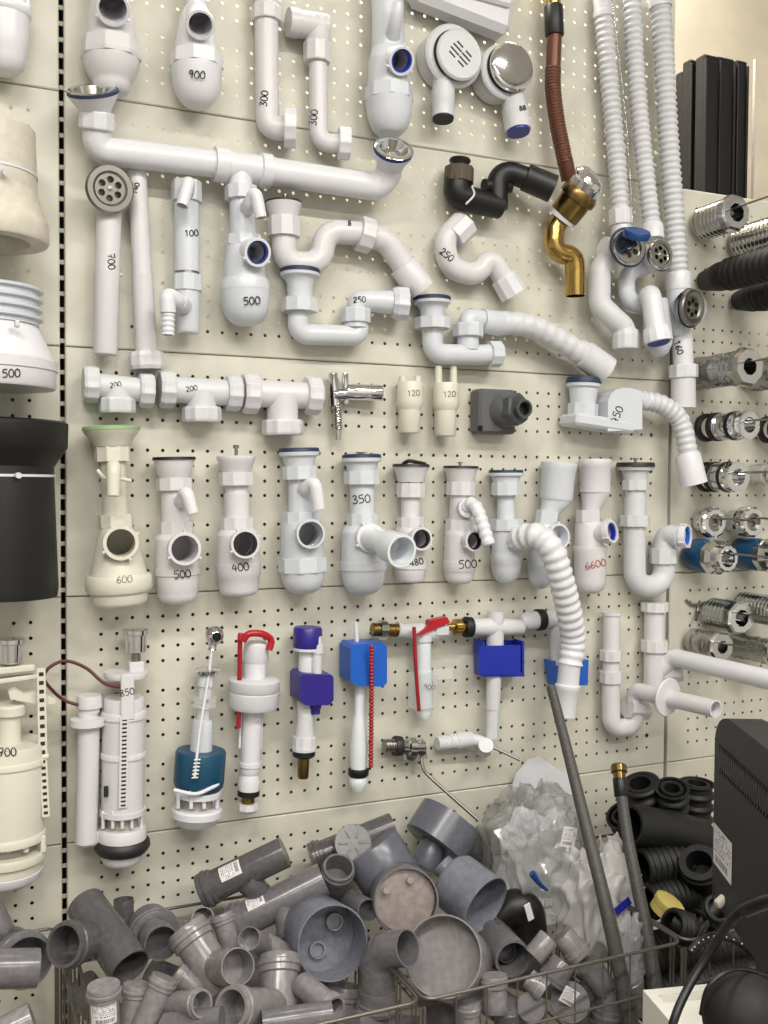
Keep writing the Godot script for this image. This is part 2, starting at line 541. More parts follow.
	film("film_white", Color(0.86, 0.85, 0.85), 0.62, 0.26)
	label_print()
	mat("frosted", Color(0.86, 0.88, 0.90), 0.3)
# ---------------------------------------------------------------- room
func slab(called: String, lo: Vector3, hi: Vector3, m: String, par: Node3D = null) -> MeshInstance3D:
	var g := Geo.new()
	var h := (hi - lo) / 2.0
	g.box((lo + hi) / 2.0, Vector3(h.x, 0, 0), Vector3(0, h.y, 0), Vector3(0, 0, h.z), 0.0)
	return part(called, g, m, par)
func pegboard(x0: float, x1: float, y0: float, h := 0.4, big := false) -> void:
	# sheet steel tray with punched holes: 25 mm grid, every fifth row left blank, folded edges
	var g := Geo.new()
	var th := 0.0014
	var e := 0.0018
	var nx := int(round((x1 - x0 - 0.075) / 0.025)) + 2; var ny := int(round(h / 0.025))
	var cx := 0.025; var cy := h / ny
	var mx := 0.0415   # blank strip at the left edge
	var out := Vector3(0, 0, 1)
	for i in nx:
		for j in ny:
			var lo := Vector2(x0 + (mx + (i - 1) * cx if i > 0 else 0.0), y0 + j * cy); var hi := Vector2(x0 + mx + i * cx if i < nx - 1 else x1, lo.y + cy)
			if i == 0: lo.x += e
			if i == nx - 1: hi.x -= e
			if j == 0: lo.y += e
			if j == ny - 1: hi.y -= e
			var row := ny - 1 - j
			var hole: bool = i > 0 and i < nx - 1 and row >= 1 and row <= ny - 2 and (row - 1) % 5 != 4
			var cor := [Vector3(lo.x, lo.y, 0), Vector3(hi.x, lo.y, 0), Vector3(hi.x, hi.y, 0), Vector3(lo.x, hi.y, 0)]
			if not hole:
				g.face(cor, out)
				continue
			var c := Vector3(x0 + mx + (i - 0.5) * cx, y0 + (j + 0.5) * cy, 0)
			var r := 0.0030
			if big and i == nx - 2 and row % 3 == 1: r = 0.0048
			var oc := []
			for k in 8: oc.append(c + Vector3(cos(TAU * (k - 2.5) / 8.0), sin(TAU * (k - 2.5) / 8.0), 0) * r)
			# octagon corner k = 0 faces lower left ... paired with the cell's four corners
			for q in 4:
				var a: Vector3 = cor[q]; var b: Vector3 = cor[(q + 1) % 4]
				g.face([a, b, oc[(2 * q + 1) % 8], oc[(2 * q) % 8]], out)
				g.face([b, oc[(2 * q + 2) % 8], oc[(2 * q + 1) % 8]], out)
			for k in 8:
				var p: Vector3 = oc[k]; var p2: Vector3 = oc[(k + 1) % 8]
				g.face([p, p2, p2 - out * th, p - out * th], c - (p + p2) / 2.0)
	var b := Vector3(0, 0, -0.012); var r2 := Vector3(0, 0, -e)
	var o := [Vector3(x0, y0, 0), Vector3(x1, y0, 0), Vector3(x1, y0 + h, 0), Vector3(x0, y0 + h, 0)]
	var inn := [Vector3(x0 + e, y0 + e, 0), Vector3(x1 - e, y0 + e, 0), Vector3(x1 - e, y0 + h - e, 0), Vector3(x0 + e, y0 + h - e, 0)]
	var dirs := [Vector3(0, -1, 0), Vector3(1, 0, 0), Vector3(0, 1, 0), Vector3(-1, 0, 0)]
	for k in 4:
		var k2 := (k + 1) % 4
		g.face([inn[k], inn[k2], o[k2] + r2, o[k] + r2], dirs[k] + out)
		g.face([o[k] + r2, o[k2] + r2, o[k2] + b, o[k] + b], dirs[k])
	part("pegboard_panel", g, "panel")
func upright(x: float, y0: float, y1: float) -> void:
	# slotted steel post between two bays: two rails and a rung between every pair of slots
	var g := Geo.new()
	for s in [-1.0, 1.0]:
		g.box(Vector3(x + s * 0.011, (y0 + y1) / 2, -0.046), Vector3(0.007, 0, 0), Vector3(0, (y1 - y0) / 2, 0), Vector3(0, 0, 0.032), 0.001)
	g.box(Vector3(x, (y0 + y1) / 2, -0.079), Vector3(0.018, 0, 0), Vector3(0, (y1 - y0) / 2, 0), Vector3(0, 0, 0.001), 0.0)
	part("slotted_post", g, "post_zinc")
	var y := y0 + 0.01
	while y < y1:
		var gr := Geo.new()
		gr.box(Vector3(x, y, -0.0135), Vector3(0.0042, 0, 0), Vector3(0, 0.0035, 0), Vector3(0, 0, 0.001), 0.0005)
		part("rung", gr, "panel_back")
		y += 0.025
func room() -> void:
	var f := structure("floor")
	slab("floor_slab", Vector3(-3.0, -0.1, -0.45), Vector3(3.2, 0.0, 4.2), "floor_tile", f)
	var c := structure("ceiling")
	slab("ceiling_slab", Vector3(-3.0, 3.1, -0.45), Vector3(3.2, 3.2, 4.2), "ceiling_paint", c)
	for w in [["wall_back", Vector3(-3.0, 0, -0.45), Vector3(3.2, 3.1, -0.35)], ["wall_front", Vector3(-3.0, 0, 4.1), Vector3(3.2, 3.1, 4.2)], ["wall_left", Vector3(-3.1, 0, -0.45), Vector3(-3.0, 3.1, 4.2)], ["wall_right", Vector3(3.2, 0, -0.45), Vector3(3.3, 3.1, 4.2)]]:
		var wn := structure(w[0])
		slab("plaster_face", w[1], w[2], "plaster" if w[0] == "wall_back" else "shop_paint", wn)
	structure("wall_display")
	var bays := [[-0.608, -0.008, 0.1, 6, false], [0.0, 1.2, 0.1, 6, true], [1.208, 1.808, 0.1, 5, false]]
	for b in bays:
		for k in b[3]: pegboard(b[0], b[1], b[2] + 0.4 * k + 0.0008, 0.3984, b[4])
	var hb := Geo.new()
	hb.box(Vector3(0.6, 0.9, -0.085), Vector3(1.22, 0, 0), Vector3(0, 0.86, 0), Vector3(0, 0, 0.003), 0.0)
	part("added_backing", hb, "hardboard")  # unseen board, added to keep light from behind the lower holes
	upright(-0.004, 0.0, 2.5)
	upright(1.204, 0.0, 2.1)
	upright(1.812, 0.0, 2.1)
	upright(-0.612, 0.0, 2.5)
func tube_lamp(x: float, z: float, half: float, power: float, c: Color) -> void:
	T("ceiling_lamp", "long white tube lamp on the ceiling, %s of the aisle, %s" % ["left" if x < 0 else "right", "above the pegboard top" if z < 0.5 else ("near row" if z < 2 else "far row")], "lamp", Vector3(x, 3.1, z), "ceiling lamps")
	var g := Geo.new()
	g.box(Vector3(x, 3.07, z), Vector3(half, 0, 0), Vector3(0, 0.03, 0), Vector3(0, 0, 0.09), 0.004)
	part("housing", g, "white")
	var g2 := Geo.new()
	g2.box(Vector3(x, 3.037, z), Vector3(half - 0.02, 0, 0), Vector3(0, 0.004, 0), Vector3(0, 0, 0.075), 0.001)
	part("lamp_diffuser", g2, "lamp_glow")
	var l := AreaLight3D.new()
	l.name = "lamp_light"
	l.area_size = Vector2(2 * half - 0.04, 0.15)
	l.light_energy = power
	l.light_color = c
	l.set("area_range", 12.0)
	l.shadow_enabled = true
	cur.add_child(l)
	l.position = Vector3(0, -0.075, 0)
	l.rotation_degrees = Vector3(-90, 0, 0)
# ---------------------------------------------------------------- the row of bottle traps
# a socket from a point on the body's axis to a mouth
func sp(called: String, m: String, mouth: Array, from: Array, hw: float, inner := 0.78, seal := "", lugs := 0, root_hw := -1.0) -> MeshInstance3D:
	var d := Q(mouth) - Q(from)
	return spout(called, m, mouth, hw, d.length(), d, inner, seal, lugs, root_hw)
func bolt(x: float, y: float, z: float, h: float, w: float) -> void:
	LA("bolt", "dull_steel", [x, y, z], [x, y - h, z], [[0, w], [0.7, w], [0.7, w * 1.9], [0.95, w * 1.9], [1, w * 1.5]], {"seg": 10})
func dome(y0: float, y1: float, hw: float, flat := 0.35) -> Array:
	var o := []
	for k in 7:
		var a := PI / 2 * k / 6.0
		o.append([lerpf(y0, y1, sin(a)), maxf(hw * (flat + (1 - flat) * cos(a)), 0.01)])
	return o
func row_bottle_traps() -> void:
	var G1 := "bottle traps hung in a row"
	var z := 0.05
	# tall cone bodied trap with green rim
	T("bottle_trap", "ivory bottle trap with wide conical body and pale green rim, leftmost of its row", "trap", P(118, 605, z), G1)
	col(111, 426, 120, 606, z, [
		["rim_seal", "green_seal", 0, [[426, 26], [427, 28], [430, 28.5]]], ["flange", "ivory", 0, [[430, 28], [434, 26], [438, 22], [446, 18]]],
		["nut", "ivory", 9, [[446, 16.5], [461, 16.5]]], ["neck", "ivory", 0, [[461, 12.5], [516, 12.5]]], ["lower_nut", "ivory", 9, [[514, 16], [527, 16]]],
		["body", "ivory", 0, [[527, 16], [532, 17.5], [560, 25], [577, 29]]], ["collar", "ivory", 0, [[574, 31], [577, 33], [587, 33], [591, 31]]],
		["cup", "ivory", 0, [[589, 28.5], [598, 28]] + dome(599, 606, 27.5, 0.7)]])
	sp("outlet", "ivory", [121, 543, 0.1], [119, 541, z], 18, 0.78, "", 4)
	TB("hose_spigot", "ivory", [[113, 470, z + 0.01], [113.5, 466, 0.105], [113, 496, 0.11]], [8, 6.5], {"open": 2, "fr": 8})
	TB("clip", "ivory", [[97, 470, 0.09], [104, 478, 0.092], [122, 479, 0.092], [131, 481, 0.09]], 2.0, {"fr": 3})
	ink("600", 125, 579, 7, -4, [117, 540, z], [120, 606, z], 33, null, "grey_ink", 0.35)
	# narrow trap with a barbed spigot
	T("bottle_trap", "white bottle trap marked 500 with thin black top seal and angled hose spigot", "trap", P(178, 602, z), G1)
	var zz := 0.042
	col(174, 457, 178, 603, zz, [
		["rim_seal", "rubber", 0, [[457, 21], [460, 21.5]]], ["flange", "white_warm", 0, [[460, 20.5], [465, 19], [474, 17.5], [479, 14.5]]],
		["nut", "white_warm", 9, [[478, 17], [490, 17]]], ["neck", "white_warm", 0, [[490, 13.5], [522, 14.5]]], ["lower_nut", "white_warm", 9, [[521, 16.5], [533, 16.5]]],
		["body", "white_warm", 0, [[533, 17], [538, 21], [567, 21.5]]], ["cup", "white_warm", 0, [[567, 22.8], [574, 22.8], [575, 21.5], [590, 21]] + dome(591, 603, 20.5, 0.6)]])
	sp("outlet", "white_warm", [185, 549, 0.098], [178, 547, zz], 17, 0.8, "", 3)
	TB("hose_spigot", "white", [[178, 504, zz], [183, 500, 0.075], [186, 490, 0.094], [193, 514, 0.10]], [8.5, 6], {"open": 2, "fr": 7})
	ink("500", 183, 574, 7.5, -6, [178, 567, zz], [178, 602, zz], 22.8)
	# 400 with bolt
	T("bottle_trap", "white bottle trap marked 400 with black seal in outlet and bolt on top", "trap", P(238, 594, z), G1)
	col(236, 455, 239, 595, zz, [
		["flange", "white_warm", 0, [[456, 19], [458, 19.5], [461, 18], [470, 15.5], [473, 13.5]]], ["nut", "white_warm", 9, [[472, 16.5], [485, 16.5]]],
		["neck", "white_warm", 0, [[485, 11.5], [493, 11.5], [493, 12.5], [517, 12.5]]], ["lower_nut", "white_warm", 9, [[517, 16], [529, 16]]],
		["body", "white_warm", 0, [[529, 17], [534, 20.5], [563, 21.5]]], ["cup", "white_warm", 0, [[563, 22.5], [575, 22.5], [577, 20.8], [586, 20.4]] + dome(587, 595, 20, 0.7)]])
	bolt(236, 456, zz, 11, 1.6)
	sp("outlet", "white_warm", [245.5, 544, 0.096], [239, 543, zz], 15, 0.82, "rubber", 4)
	ink("400", 241, 567, 7.5, -8, [239, 560, zz], [239, 595, zz], 22.6)
	# blue rim, translucent outlet
	T("bottle_trap", "white bottle trap with blue top rim, bent spigot and wide ribbed cup, no number", "trap", P(302, 592, z), G1)
	col(299, 447, 303.5, 593, zz, [
		["rim_seal", "blue_rim", 0, [[448, 19], [449, 20], [452, 20.5]]], ["flange", "white_cool", 0, [[452, 20.5], [455.5, 20], [457, 17], [466, 14.5]]], ["nut", "white_cool", 9, [[466, 16.5], [479, 16.5]]],
		["neck", "white_cool", 0, [[479, 11.5], [512, 12.5]]], ["lower_nut", "white_cool", 9, [[511, 17.5], [522, 17.5]]], ["body", "white_cool", 0, [[522, 19.5], [530, 20.5], [558, 22]]],
		["collar", "white_cool", 9, [[557, 23.2], [571, 23.2]]], ["cup", "white_cool", 0, [[570, 23], [573, 22.3]] + dome(574, 593, 22, 0.35)]])
	sp("outlet", "white_cool", [311, 534, 0.096], [303, 533, zz], 15, 0.84)
	TB("hose_spigot", "white", [[300, 492, zz], [306, 488, 0.07], [315, 481, 0.09], [319, 509, 0.092]], [7.5, 6.2], {"open": 2, "fr": 7})
	# 350 with a long pipe towards the viewer
	T("bottle_trap", "white bottle trap marked 350 with long flared outlet pipe pointing out", "trap", P(362, 593, z), G1)
	col(361.5, 453, 363.5, 594, zz, [
		["rim_seal", "blue_rim", 0, [[454, 17], [455, 19.5], [458, 20]]], ["flange", "white_cool", 0, [[458, 20.3], [461.5, 20], [463, 16.5], [471, 14.5]]], ["nut", "white_cool", 9, [[471, 17], [484, 17]]],
		["neck", "white_cool", 0, [[484, 12.5], [514, 12.5]]], ["lower_nut", "white_cool", 9, [[513, 14.5], [525, 14.5]]], ["body", "white_cool", 0, [[525, 17], [531, 21], [561, 22]]],
		["collar", "white_cool", 0, [[561, 23.5], [569, 23.5]]], ["cup", "white_cool", 0, [[568, 22.8], [573, 22]] + dome(574, 594, 22, 0.35)]])
	bolt(361, 455, zz, 3, 3.0)
	sp("outlet_nut", "white", [371, 538, 0.085], [363, 538, zz], 15, 0.7, "rubber", 4)
	var gp := Geo.new()
	var pa := P(369, 538, 0.08); var pb := P(402, 551, 0.185)
	var ps := S(pb)
	gp.lathe(pa, pb, [[0, 11.5 * ps], [0.45, 11.5 * ps], [0.62, 16.5 * ps], [1, 17 * ps], [1, 14.2 * ps], [0.55, 14 * ps], [0.5, 9.5 * ps], [0.1, 9.5 * ps], [0.1, 0]], 32)
	part("outlet_pipe", gp, "frosted")
	ink("350", 362, 499, 8, -6, [362, 484, zz], [362, 514, zz], 12.5)
	# small trap beside the flared pipe
	T("bottle_trap", "small white bottle trap with dark scrap on top, right of the flared outlet pipe", "trap", P(410, 581, z), G1)
	zz = 0.036
	col(411, 462, 410, 582, zz, [
		["rim_seal", "dark_gasket", 0, [[464, 18], [467, 19]]], ["flange", "white_warm", 0, [[467, 18.5], [471, 16], [482, 13.5]]], ["nut", "white_warm", 9, [[483, 13.5], [497, 13.5]]],
		["neck", "white_warm", 0, [[497, 9.5], [518, 9.5]]], ["lower_nut", "white_warm", 9, [[517, 13], [527, 13]]], ["body", "white_warm", 0, [[527, 14], [531, 15], [560, 15.5]]],
		["cup", "white_warm", 0, [[559, 17], [568, 17], [569, 15.8], [575, 15.5]] + dome(576, 582, 15, 0.75)]])
	TB("torn_seal", "rubber", [[403, 464, zz], [409, 461, zz + 0.01], [418, 462.5, zz + 0.012], [425, 464, zz]], 1.9, {"spline": true})
	sp("outlet", "white_warm", [422, 539, 0.083], [411, 538, zz], 12, 0.8, "rubber", 3)
	ink("480", 417, 562, 6, -14, [410.5, 555, zz], [410, 582, zz], 17)
	# 500 with corrugated spigot
	T("bottle_trap", "white bottle trap marked 500 with ringed elbow hanging over its outlet", "trap", P(460, 583, z), G1)
	col(461, 464, 459, 583, zz, [
		["rim_seal", "dark_gasket", 0, [[466, 17.5], [468.5, 18]]], ["flange", "white_warm", 0, [[468.5, 17.5], [472, 15.5], [483, 13]]], ["nut", "white_warm", 9, [[482, 13.5], [495, 13.5]]],
		["neck", "white_warm", 0, [[495, 10.5], [520, 11]]], ["lower_nut", "white_warm", 9, [[519, 14], [530, 14]]], ["body", "white_warm", 0, [[530, 14.5], [534, 15.5], [562, 15.5]]],
		["cup", "white_warm", 0, [[561, 16.2], [570, 16.2], [571, 15.5]] + dome(572, 583, 15, 0.6)]])
	bolt(460, 466, zz, 4, 1.4)
	sp("outlet", "white_warm", [475, 541, 0.083], [461, 541, zz], 11, 0.8, "rubber", 3)
	LA("spigot_collar", "white", [462, 509, zz], [468, 508, 0.07], [[0, 9.5], [1, 9.5]])
	hose("hose_spigot", "white", [[464, 508, 0.06], [472, 504, 0.078], [479, 514, 0.095], [489, 545, 0.115]], 7, 7.5, 0.9)
	ink("500", 468.5, 564, 8, -4, [459.5, 555, zz], [459, 583, zz], 16)
	# blue rim feeding the corrugated hose
	T("bottle_trap", "white bottle trap with blue rim feeding a thick corrugated hose", "trap", P(506, 582, z), G1)
	col(506, 468, 506, 583, zz, [
		["rim_seal", "blue_rim", 0, [[470, 17], [472.8, 17.4]]], ["flange", "white_cool", 0, [[472.8, 17.8], [475.5, 17.5], [477, 14.5], [483, 13]]], ["nut", "white_cool", 9, [[482, 14], [495, 14]]],
		["neck", "white_cool", 0, [[495, 8.5], [520, 9]]], ["lower_nut", "white_cool", 9, [[519, 15.5], [530, 15.5]]], ["body", "white_cool", 0, [[530, 14], [556, 14.5]]],
		["cup", "white_cool", 0, [[555, 15.6], [562, 15.6]] + dome(563, 583, 15, 0.25)]])
	sp("outlet_nut", "white", [521, 540, 0.075], [507, 540, zz], 12, 0.7, "", 4)
	hose("drain_hose", "white", [[518, 539, 0.07], [536, 536, 0.11], [551, 549, 0.13], [560, 575, 0.13], [569, 612, 0.115], [573, 640, 0.10], [570, 664, 0.10]], 13.4, 9.5, 1.5, {"seg": 24})
	LA("hose_cuff", "white", [570, 660, 0.10], [565, 716, 0.10], [[0, 11], [0.05, 12], [0.1, 11], [0.42, 11], [0.45, 12.8], [0.52, 12.8], [0.55, 11.6], [1, 10.8]])
	ink("480", 511, 536, 5, -70, [506, 530, zz], [506, 550, zz], 14.4)
	# cup topped pair
	T("bottle_trap", "bluish white trap with large offset cup on top, behind the corrugated hose", "trap", P(541, 588, z), G1)
	for c in [["top_cup", [559, 463], [556, 500], [[0, 18], [0.12, 18.5], [0.2, 17], [0.9, 16.5], [1, 15.5]]], ["funnel", [556, 498], [548, 514], [[0, 16], [0.6, 11], [1, 8.5]]], ["nut", [548, 511], [546, 525], [[0, 11], [1, 11]]], ["body", [545, 524], [542, 560], [[0, 12], [0.1, 14], [1, 14]]], ["cup", [542, 559], [540, 589], [[0, 14], [0.3, 14], [0.7, 12], [0.92, 7], [1, 2]]]]:
		LA(c[0], "white_cool", [c[1][0], c[1][1], 0.04], [c[2][0], c[2][1], 0.04], c[3], {"ribs": 8 if c[0] == "nut" else 0})
	sp("outlet", "white_cool", [560, 536, 0.085], [545, 538, 0.04], 13, 0.8, "", 3)
	T("bottle_trap", "white trap with offset cup on top and red number, short blue sealed side outlet", "trap", P(590, 592, z), G1)
	for c in [["top_cup", [595, 459], [595, 492], [[0, 16], [0.06, 16.6], [0.22, 16.6], [0.26, 15.6], [1, 15.4]]], ["funnel", [595, 491], [590, 513], [[0, 15.4], [0.5, 11], [1, 8]]], ["nut", [588, 510], [588, 522], [[0, 12], [1, 12]]], ["body", [589, 521], [589, 547], [[0, 12.5], [0.15, 14], [1, 14.5]]], ["cup", [590, 546], [590, 593], [[0, 16.5], [0.06, 17], [0.15, 16], [0.75, 15.5], [0.92, 13.5], [1, 8]]]]:
		LA(c[0], "white_warm", [c[1][0], c[1][1], 0.038], [c[2][0], c[2][1], 0.038], c[3], {"ribs": 8 if c[0] == "nut" else 0})
	sp("outlet", "white_warm", [612.5, 531.5, 0.085], [589, 535, 0.038], 11.8, 0.78, "royal", 3)
	ink("6600", 596, 564, 7, -12, [590, 550, 0.038], [590, 590, 0.038], 16.2, null, "red_ink", 0.4)
	# P trap
	T("swan_neck_trap", "white U bend trap with dark strainer on top, right end of the trap row", "trap", P(645, 588, z), G1)
	zz = 0.04
	col(635.5, 462, 634.5, 552, zz, [
		["strainer_seal", "dark_gasket", 0, [[462.5, 18], [464, 19], [467, 19]]], ["flange", "white_satin", 0, [[467, 18], [470, 17], [471, 13.5], [480, 11.5]]], ["nut", "white_satin", 9, [[480, 12.5], [490, 12.5]]],
		["neck", "white_satin", 0, [[490, 10], [498, 10], [498, 10.8], [516, 10.8]]], ["lower_nut", "white_satin", 9, [[515, 14.5], [526, 14.5]]]])
	bolt(635.5, 463, zz, 5, 1.4)
	TB("u_bend", "white_satin", [[634.5, 524, zz], [634.5, 586, zz], [664, 586, zz], [664, 545, zz]], 10.8, {"fr": 16})
	LA("riser_nut", "white_satin", [663.5, 563, zz], [663.5, 548, zz], [[0, 13], [1, 13]], {"ribs": 9})
	TB("elbow", "white_satin", [[663.5, 552, zz], [664, 533, zz], [680, 537, 0.075]], 10, {"fr": 12})
	sp("outlet_nut", "white", [688, 536, 0.085], [674, 536, 0.06], 12.2, 0.8, "sky_blue", 4)
# ---------------------------------------------------------------- top row and the pieces under it
func disc(called: String, m: String, c: Array, hw: float, thick: float, dir := Vector3(0, 0, 1), par: Node3D = null, hole := 0.0, edge := 0.12, puff := 0.0) -> MeshInstance3D:
	# round plate whose front face is centred on c
	var e := Q(c); var s := S(e); var d := dir.normalized(); var r := hw * s
	var b := minf(edge * r, thick * 0.45)
	var g := Geo.new()
	var pr := [[0, hole * r], [0, r], [1 - b / thick, r], [1, r - b]]
	if puff > 0.0:
		for k in range(1, 7):
			var q := k / 6.0
			pr.append([1 + puff * r / thick * sin(q * PI / 2), (r - b) * cos(q * PI / 2)])
	else: pr.append([1, hole * r])
	if hole > 0.0: pr.append([0, hole * r])
	g.lathe(e - d * thick, e, pr, 36)
	return part(called, g, m, par)
func strainer(c: Array, hw: float, rim: String, dir: Vector3, bowl := 0.62, n := 6) -> MeshInstance3D:
	# dished plate with round drain holes cut through it, each with a short turned-in sleeve
	var e := Q(c); var s := S(e); var d := dir.normalized(); var r := hw * s
	var g := Geo.new()
	var t := 0.008
	g.lathe(e - d * t, e, [[0, r * bowl], [0, r], [0.6, r], [1, r * 0.93], [1, r * 0.72], [0.55, r * bowl]], 36)
	var u := d.cross(Vector3.UP).normalized(); var w := d.cross(u)
	var f := e - d * (t * 0.45)
	var rb := r * bowl; var rh := rb * 0.25
	var holes := []
	for k in n: holes.append(Vector2(cos(TAU * k / n + 0.5), sin(TAU * k / n + 0.5)) * (rb * 0.62))
	var m := 60
	var st := 2.0 * rb / m
	for i in m:
		for j in m:
			var q := Vector2(-rb + (i + 0.5) * st, -rb + (j + 0.5) * st)
			if q.length() > rb + st: continue
			var cut := false
			for h in holes:
				if q.distance_to(h) < rh: cut = true
			if cut: continue
			var p := f + u * q.x + w * q.y
			g.face([p - u * (st / 2) - w * (st / 2), p + u * (st / 2) - w * (st / 2), p + u * (st / 2) + w * (st / 2), p - u * (st / 2) + w * (st / 2)], d)
	var o := part("strainer_plate", g, rim)
	for h in holes:
		var p: Vector3 = f + u * h.x + w * h.y + d * 0.0003
		var gh := Geo.new()
		gh.lathe(p - d * 0.02, p, [[1, rh * 1.12], [1, rh * 0.92], [0, rh * 0.92], [0, 0]], 16)
		part("drain_hole", gh, rim, o)
	var gs := Geo.new()
	gs.lathe(f, f + d * 0.0015, [[0, rb * 0.16], [0.7, rb * 0.16], [1, rb * 0.1], [1, 0]], 16)
	part("centre_screw", gs, rim, o)
	return o
func pipe_nut(m: String, a: Array, b: Array, hw: float, ribs := 9, called := "nut") -> void:
	LA(called, m, a, b, [[0, hw * 0.97], [0.08, hw], [0.92, hw], [1, hw * 0.97]], {"ribs": ribs})
func row_top() -> void:
	var z := 0.045
	var GT := "traps along the top of the wall"
	T("bottle_trap", "white bottle trap with downward tilted open outlet above the blue rimmed waste cup", "trap", P(111, 94, z), GT)
	col(109, -40, 112, 95, z, [["neck", "white", 0, [[-40, 15], [-5, 15]]], ["body", "white_warm", 0, [[-10, 15], [0, 18], [22, 23], [45, 26]]], ["collar", "white_warm", 8, [[42, 27], [56, 28.5], [60, 28]]], ["cup", "white_warm", 0, [[59, 28], [66, 27.5], [80, 21]] + dome(82, 95, 19, 0.5)]])
	sp("outlet", "white", [113, 9, 0.105], [111, -4, z], 17, 0.8, "", 3)
	T("bottle_trap", "white bottle trap marked 900 hanging at the top of the wall", "trap", P(197, 107, z), GT)
	col(195.5, -40, 197, 108, z, [["neck", "white", 0, [[-40, 10], [14, 10]]], ["body", "white", 0, [[8, 11], [18, 16], [40, 20], [58, 23]]], ["collar", "white", 8, [[55, 24.5], [68, 25.3]]], ["cup", "white", 0, [[67, 25.5], [76, 25]] + dome(78, 108, 24.5, 0.2)]])
	sp("outlet", "white", [200.5, 25, 0.1], [197, 14, z], 14.5, 0.8)
	ink("900", 197.5, 74.5, 7.5, 4, [197, 60, z], [197, 95, z], 25.5)
	z = 0.03
	var GP := "elbow pipes marked 300"
	T("elbow_pipe", "thick white waste pipe marked 300 bending right to a large nut", "pipe", P(270, 140, z), GP)
	TB("pipe", "white_warm", [[266, -30, z], [267.5, 128, z], [288, 128.5, z + 0.012]], 11.8, {"fr": 17})
	pipe_nut("white_warm", [266.5, 8, z], [266.5, 22, z], 14.5)
	var o := LA("end_nut", "white", [284, 128, z + 0.01], [296, 128.5, z + 0.016], [[0, 17.5], [0.1, 18.3], [0.9, 18.3], [1, 17.8]], {"ribs": 10})
	ink("300", 264, 98, 7, -84, [267, 60, z], [267.5, 128, z], 11.8)
	T("elbow_pipe", "thinner white waste pipe marked 300 with tee at its top, bending right", "pipe", P(320, 150, z), GP)
	LA("tee", "white_warm", [288, 22, z], [326, 28, z], [[0, 13.5], [0.25, 14], [0.27, 13], [1, 13]])
	LA("tee_branch", "white_warm", [318, 20, z], [318, 46, z], [[0, 13], [0.8, 12.5], [1, 11]])
	pipe_nut("white_warm", [317, 43, z], [317, 63, z], 13)
	TB("pipe", "white_warm", [[318, 60, z], [319, 143, z], [342, 143.5, z + 0.012]], 9.3, {"fr": 15})
	LA("end_nut", "white", [338, 143, z + 0.01], [350, 144, z + 0.015], [[0, 14.5], [0.1, 15.2], [0.9, 15.2], [1, 14.5]], {"ribs": 10})
	ink("300", 313.5, 117, 7, -84, [319, 80, z], [319, 143, z], 9.3)
	z = 0.045
	T("bottle_trap", "white bottle trap with blue sealed outlet and upright spigot, near the shower drains", "trap", P(389, 135, z), GT)
	col(387, -40, 389.5, 135, z, [["neck", "white_cool", 0, [[-40, 16], [20, 16], [52, 17]]], ["body", "white_cool", 0, [[50, 17], [62, 20], [92, 22]]], ["collar", "white_cool", 8, [[88, 22.8], [101, 23.5]]], ["cup", "white_cool", 0, [[100, 24], [106, 23.5]] + dome(107, 136, 23.2, 0.3)]])
	sp("outlet", "white", [402, 61, 0.1], [389, 57, z], 14, 0.8, "royal", 3)
	TB("hose_spigot", "white_cool", [[392, 38, z + 0.02], [395, 20, 0.092], [398, 4, 0.095]], [8, 6], {"open": 2})
	# shower drains
	var GD := "shower drain traps"
	T("shower_drain", "round white shower trap with slotted white grille", "drain", P(455, 55, 0.02), GD)
	disc("drain_body", "white_warm", [452, 55, 0.045], 28.5, 0.04, Vector3(0, 0, 1), null, 0.0, 0.25)
	disc("flange", "white_satin", [455, 55, 0.052], 31.5, 0.010, Vector3(0, 0, 1), null, 0.0, 0.2)
	disc("painted_gap", "rubber", [457, 54.6, 0.057], 25, 0.0045)  # black disc painting the shade of the gap behind the grille
	var gr := disc("grille", "white_satin", [460.5, 54, 0.068], 25.2, 0.007, Vector3(0, 0, 1), null, 0.0, 0.08)
	var gc := P(460.5, 54, 0.068); var gs := S(gc)
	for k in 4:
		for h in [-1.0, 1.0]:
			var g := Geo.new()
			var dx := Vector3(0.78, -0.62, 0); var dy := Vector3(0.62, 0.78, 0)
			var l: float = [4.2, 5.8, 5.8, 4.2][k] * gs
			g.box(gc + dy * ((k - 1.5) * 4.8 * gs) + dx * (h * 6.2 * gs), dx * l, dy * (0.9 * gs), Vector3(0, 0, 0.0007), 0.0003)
			part("painted_slot", g, "dark_gasket", gr)  # solid dark bar, painted shade in place of an open slot
	LA("outlet", "white_satin", [443, 78, 0.035], [443, 119, 0.045], [[0, 10.5], [0.3, 10.5], [0.32, 11.8], [0.65, 11.8], [0.68, 11], [0.98, 11.2]])
	LA("outlet_end_disc", "rubber", [443, 116, 0.044], [443, 120, 0.045], [[0, 10.5], [1, 10.5]])  # black disc closing the outlet, painted as the shade in its mouth
	T("shower_drain", "round shower trap with domed chrome cover and blue outlet seal", "drain", P(507, 72, 0.02), GD)
	disc("drain_body", "white_warm", [503, 72, 0.045], 25, 0.04, Vector3(0, 0, 1), null, 0.0, 0.25)
	disc("flange", "white_satin", [506, 71, 0.052], 27.5, 0.008, Vector3(0, 0, 1), null, 0.0, 0.2)
	disc("painted_gap", "rubber", [509, 68, 0.058], 23.5, 0.005)  # same black disc, painting the gap behind the cover dark
	disc("cover", "chrome", [513, 66, 0.068], 24.3, 0.007, Vector3(0, 0, 1), null, 0.0, 0.10, 0.07)
	LA("outlet", "white_satin", [512, 92, 0.035], [518, 131, 0.05], [[0, 11.5], [0.4, 11.8], [0.45, 13], [1, 13]])
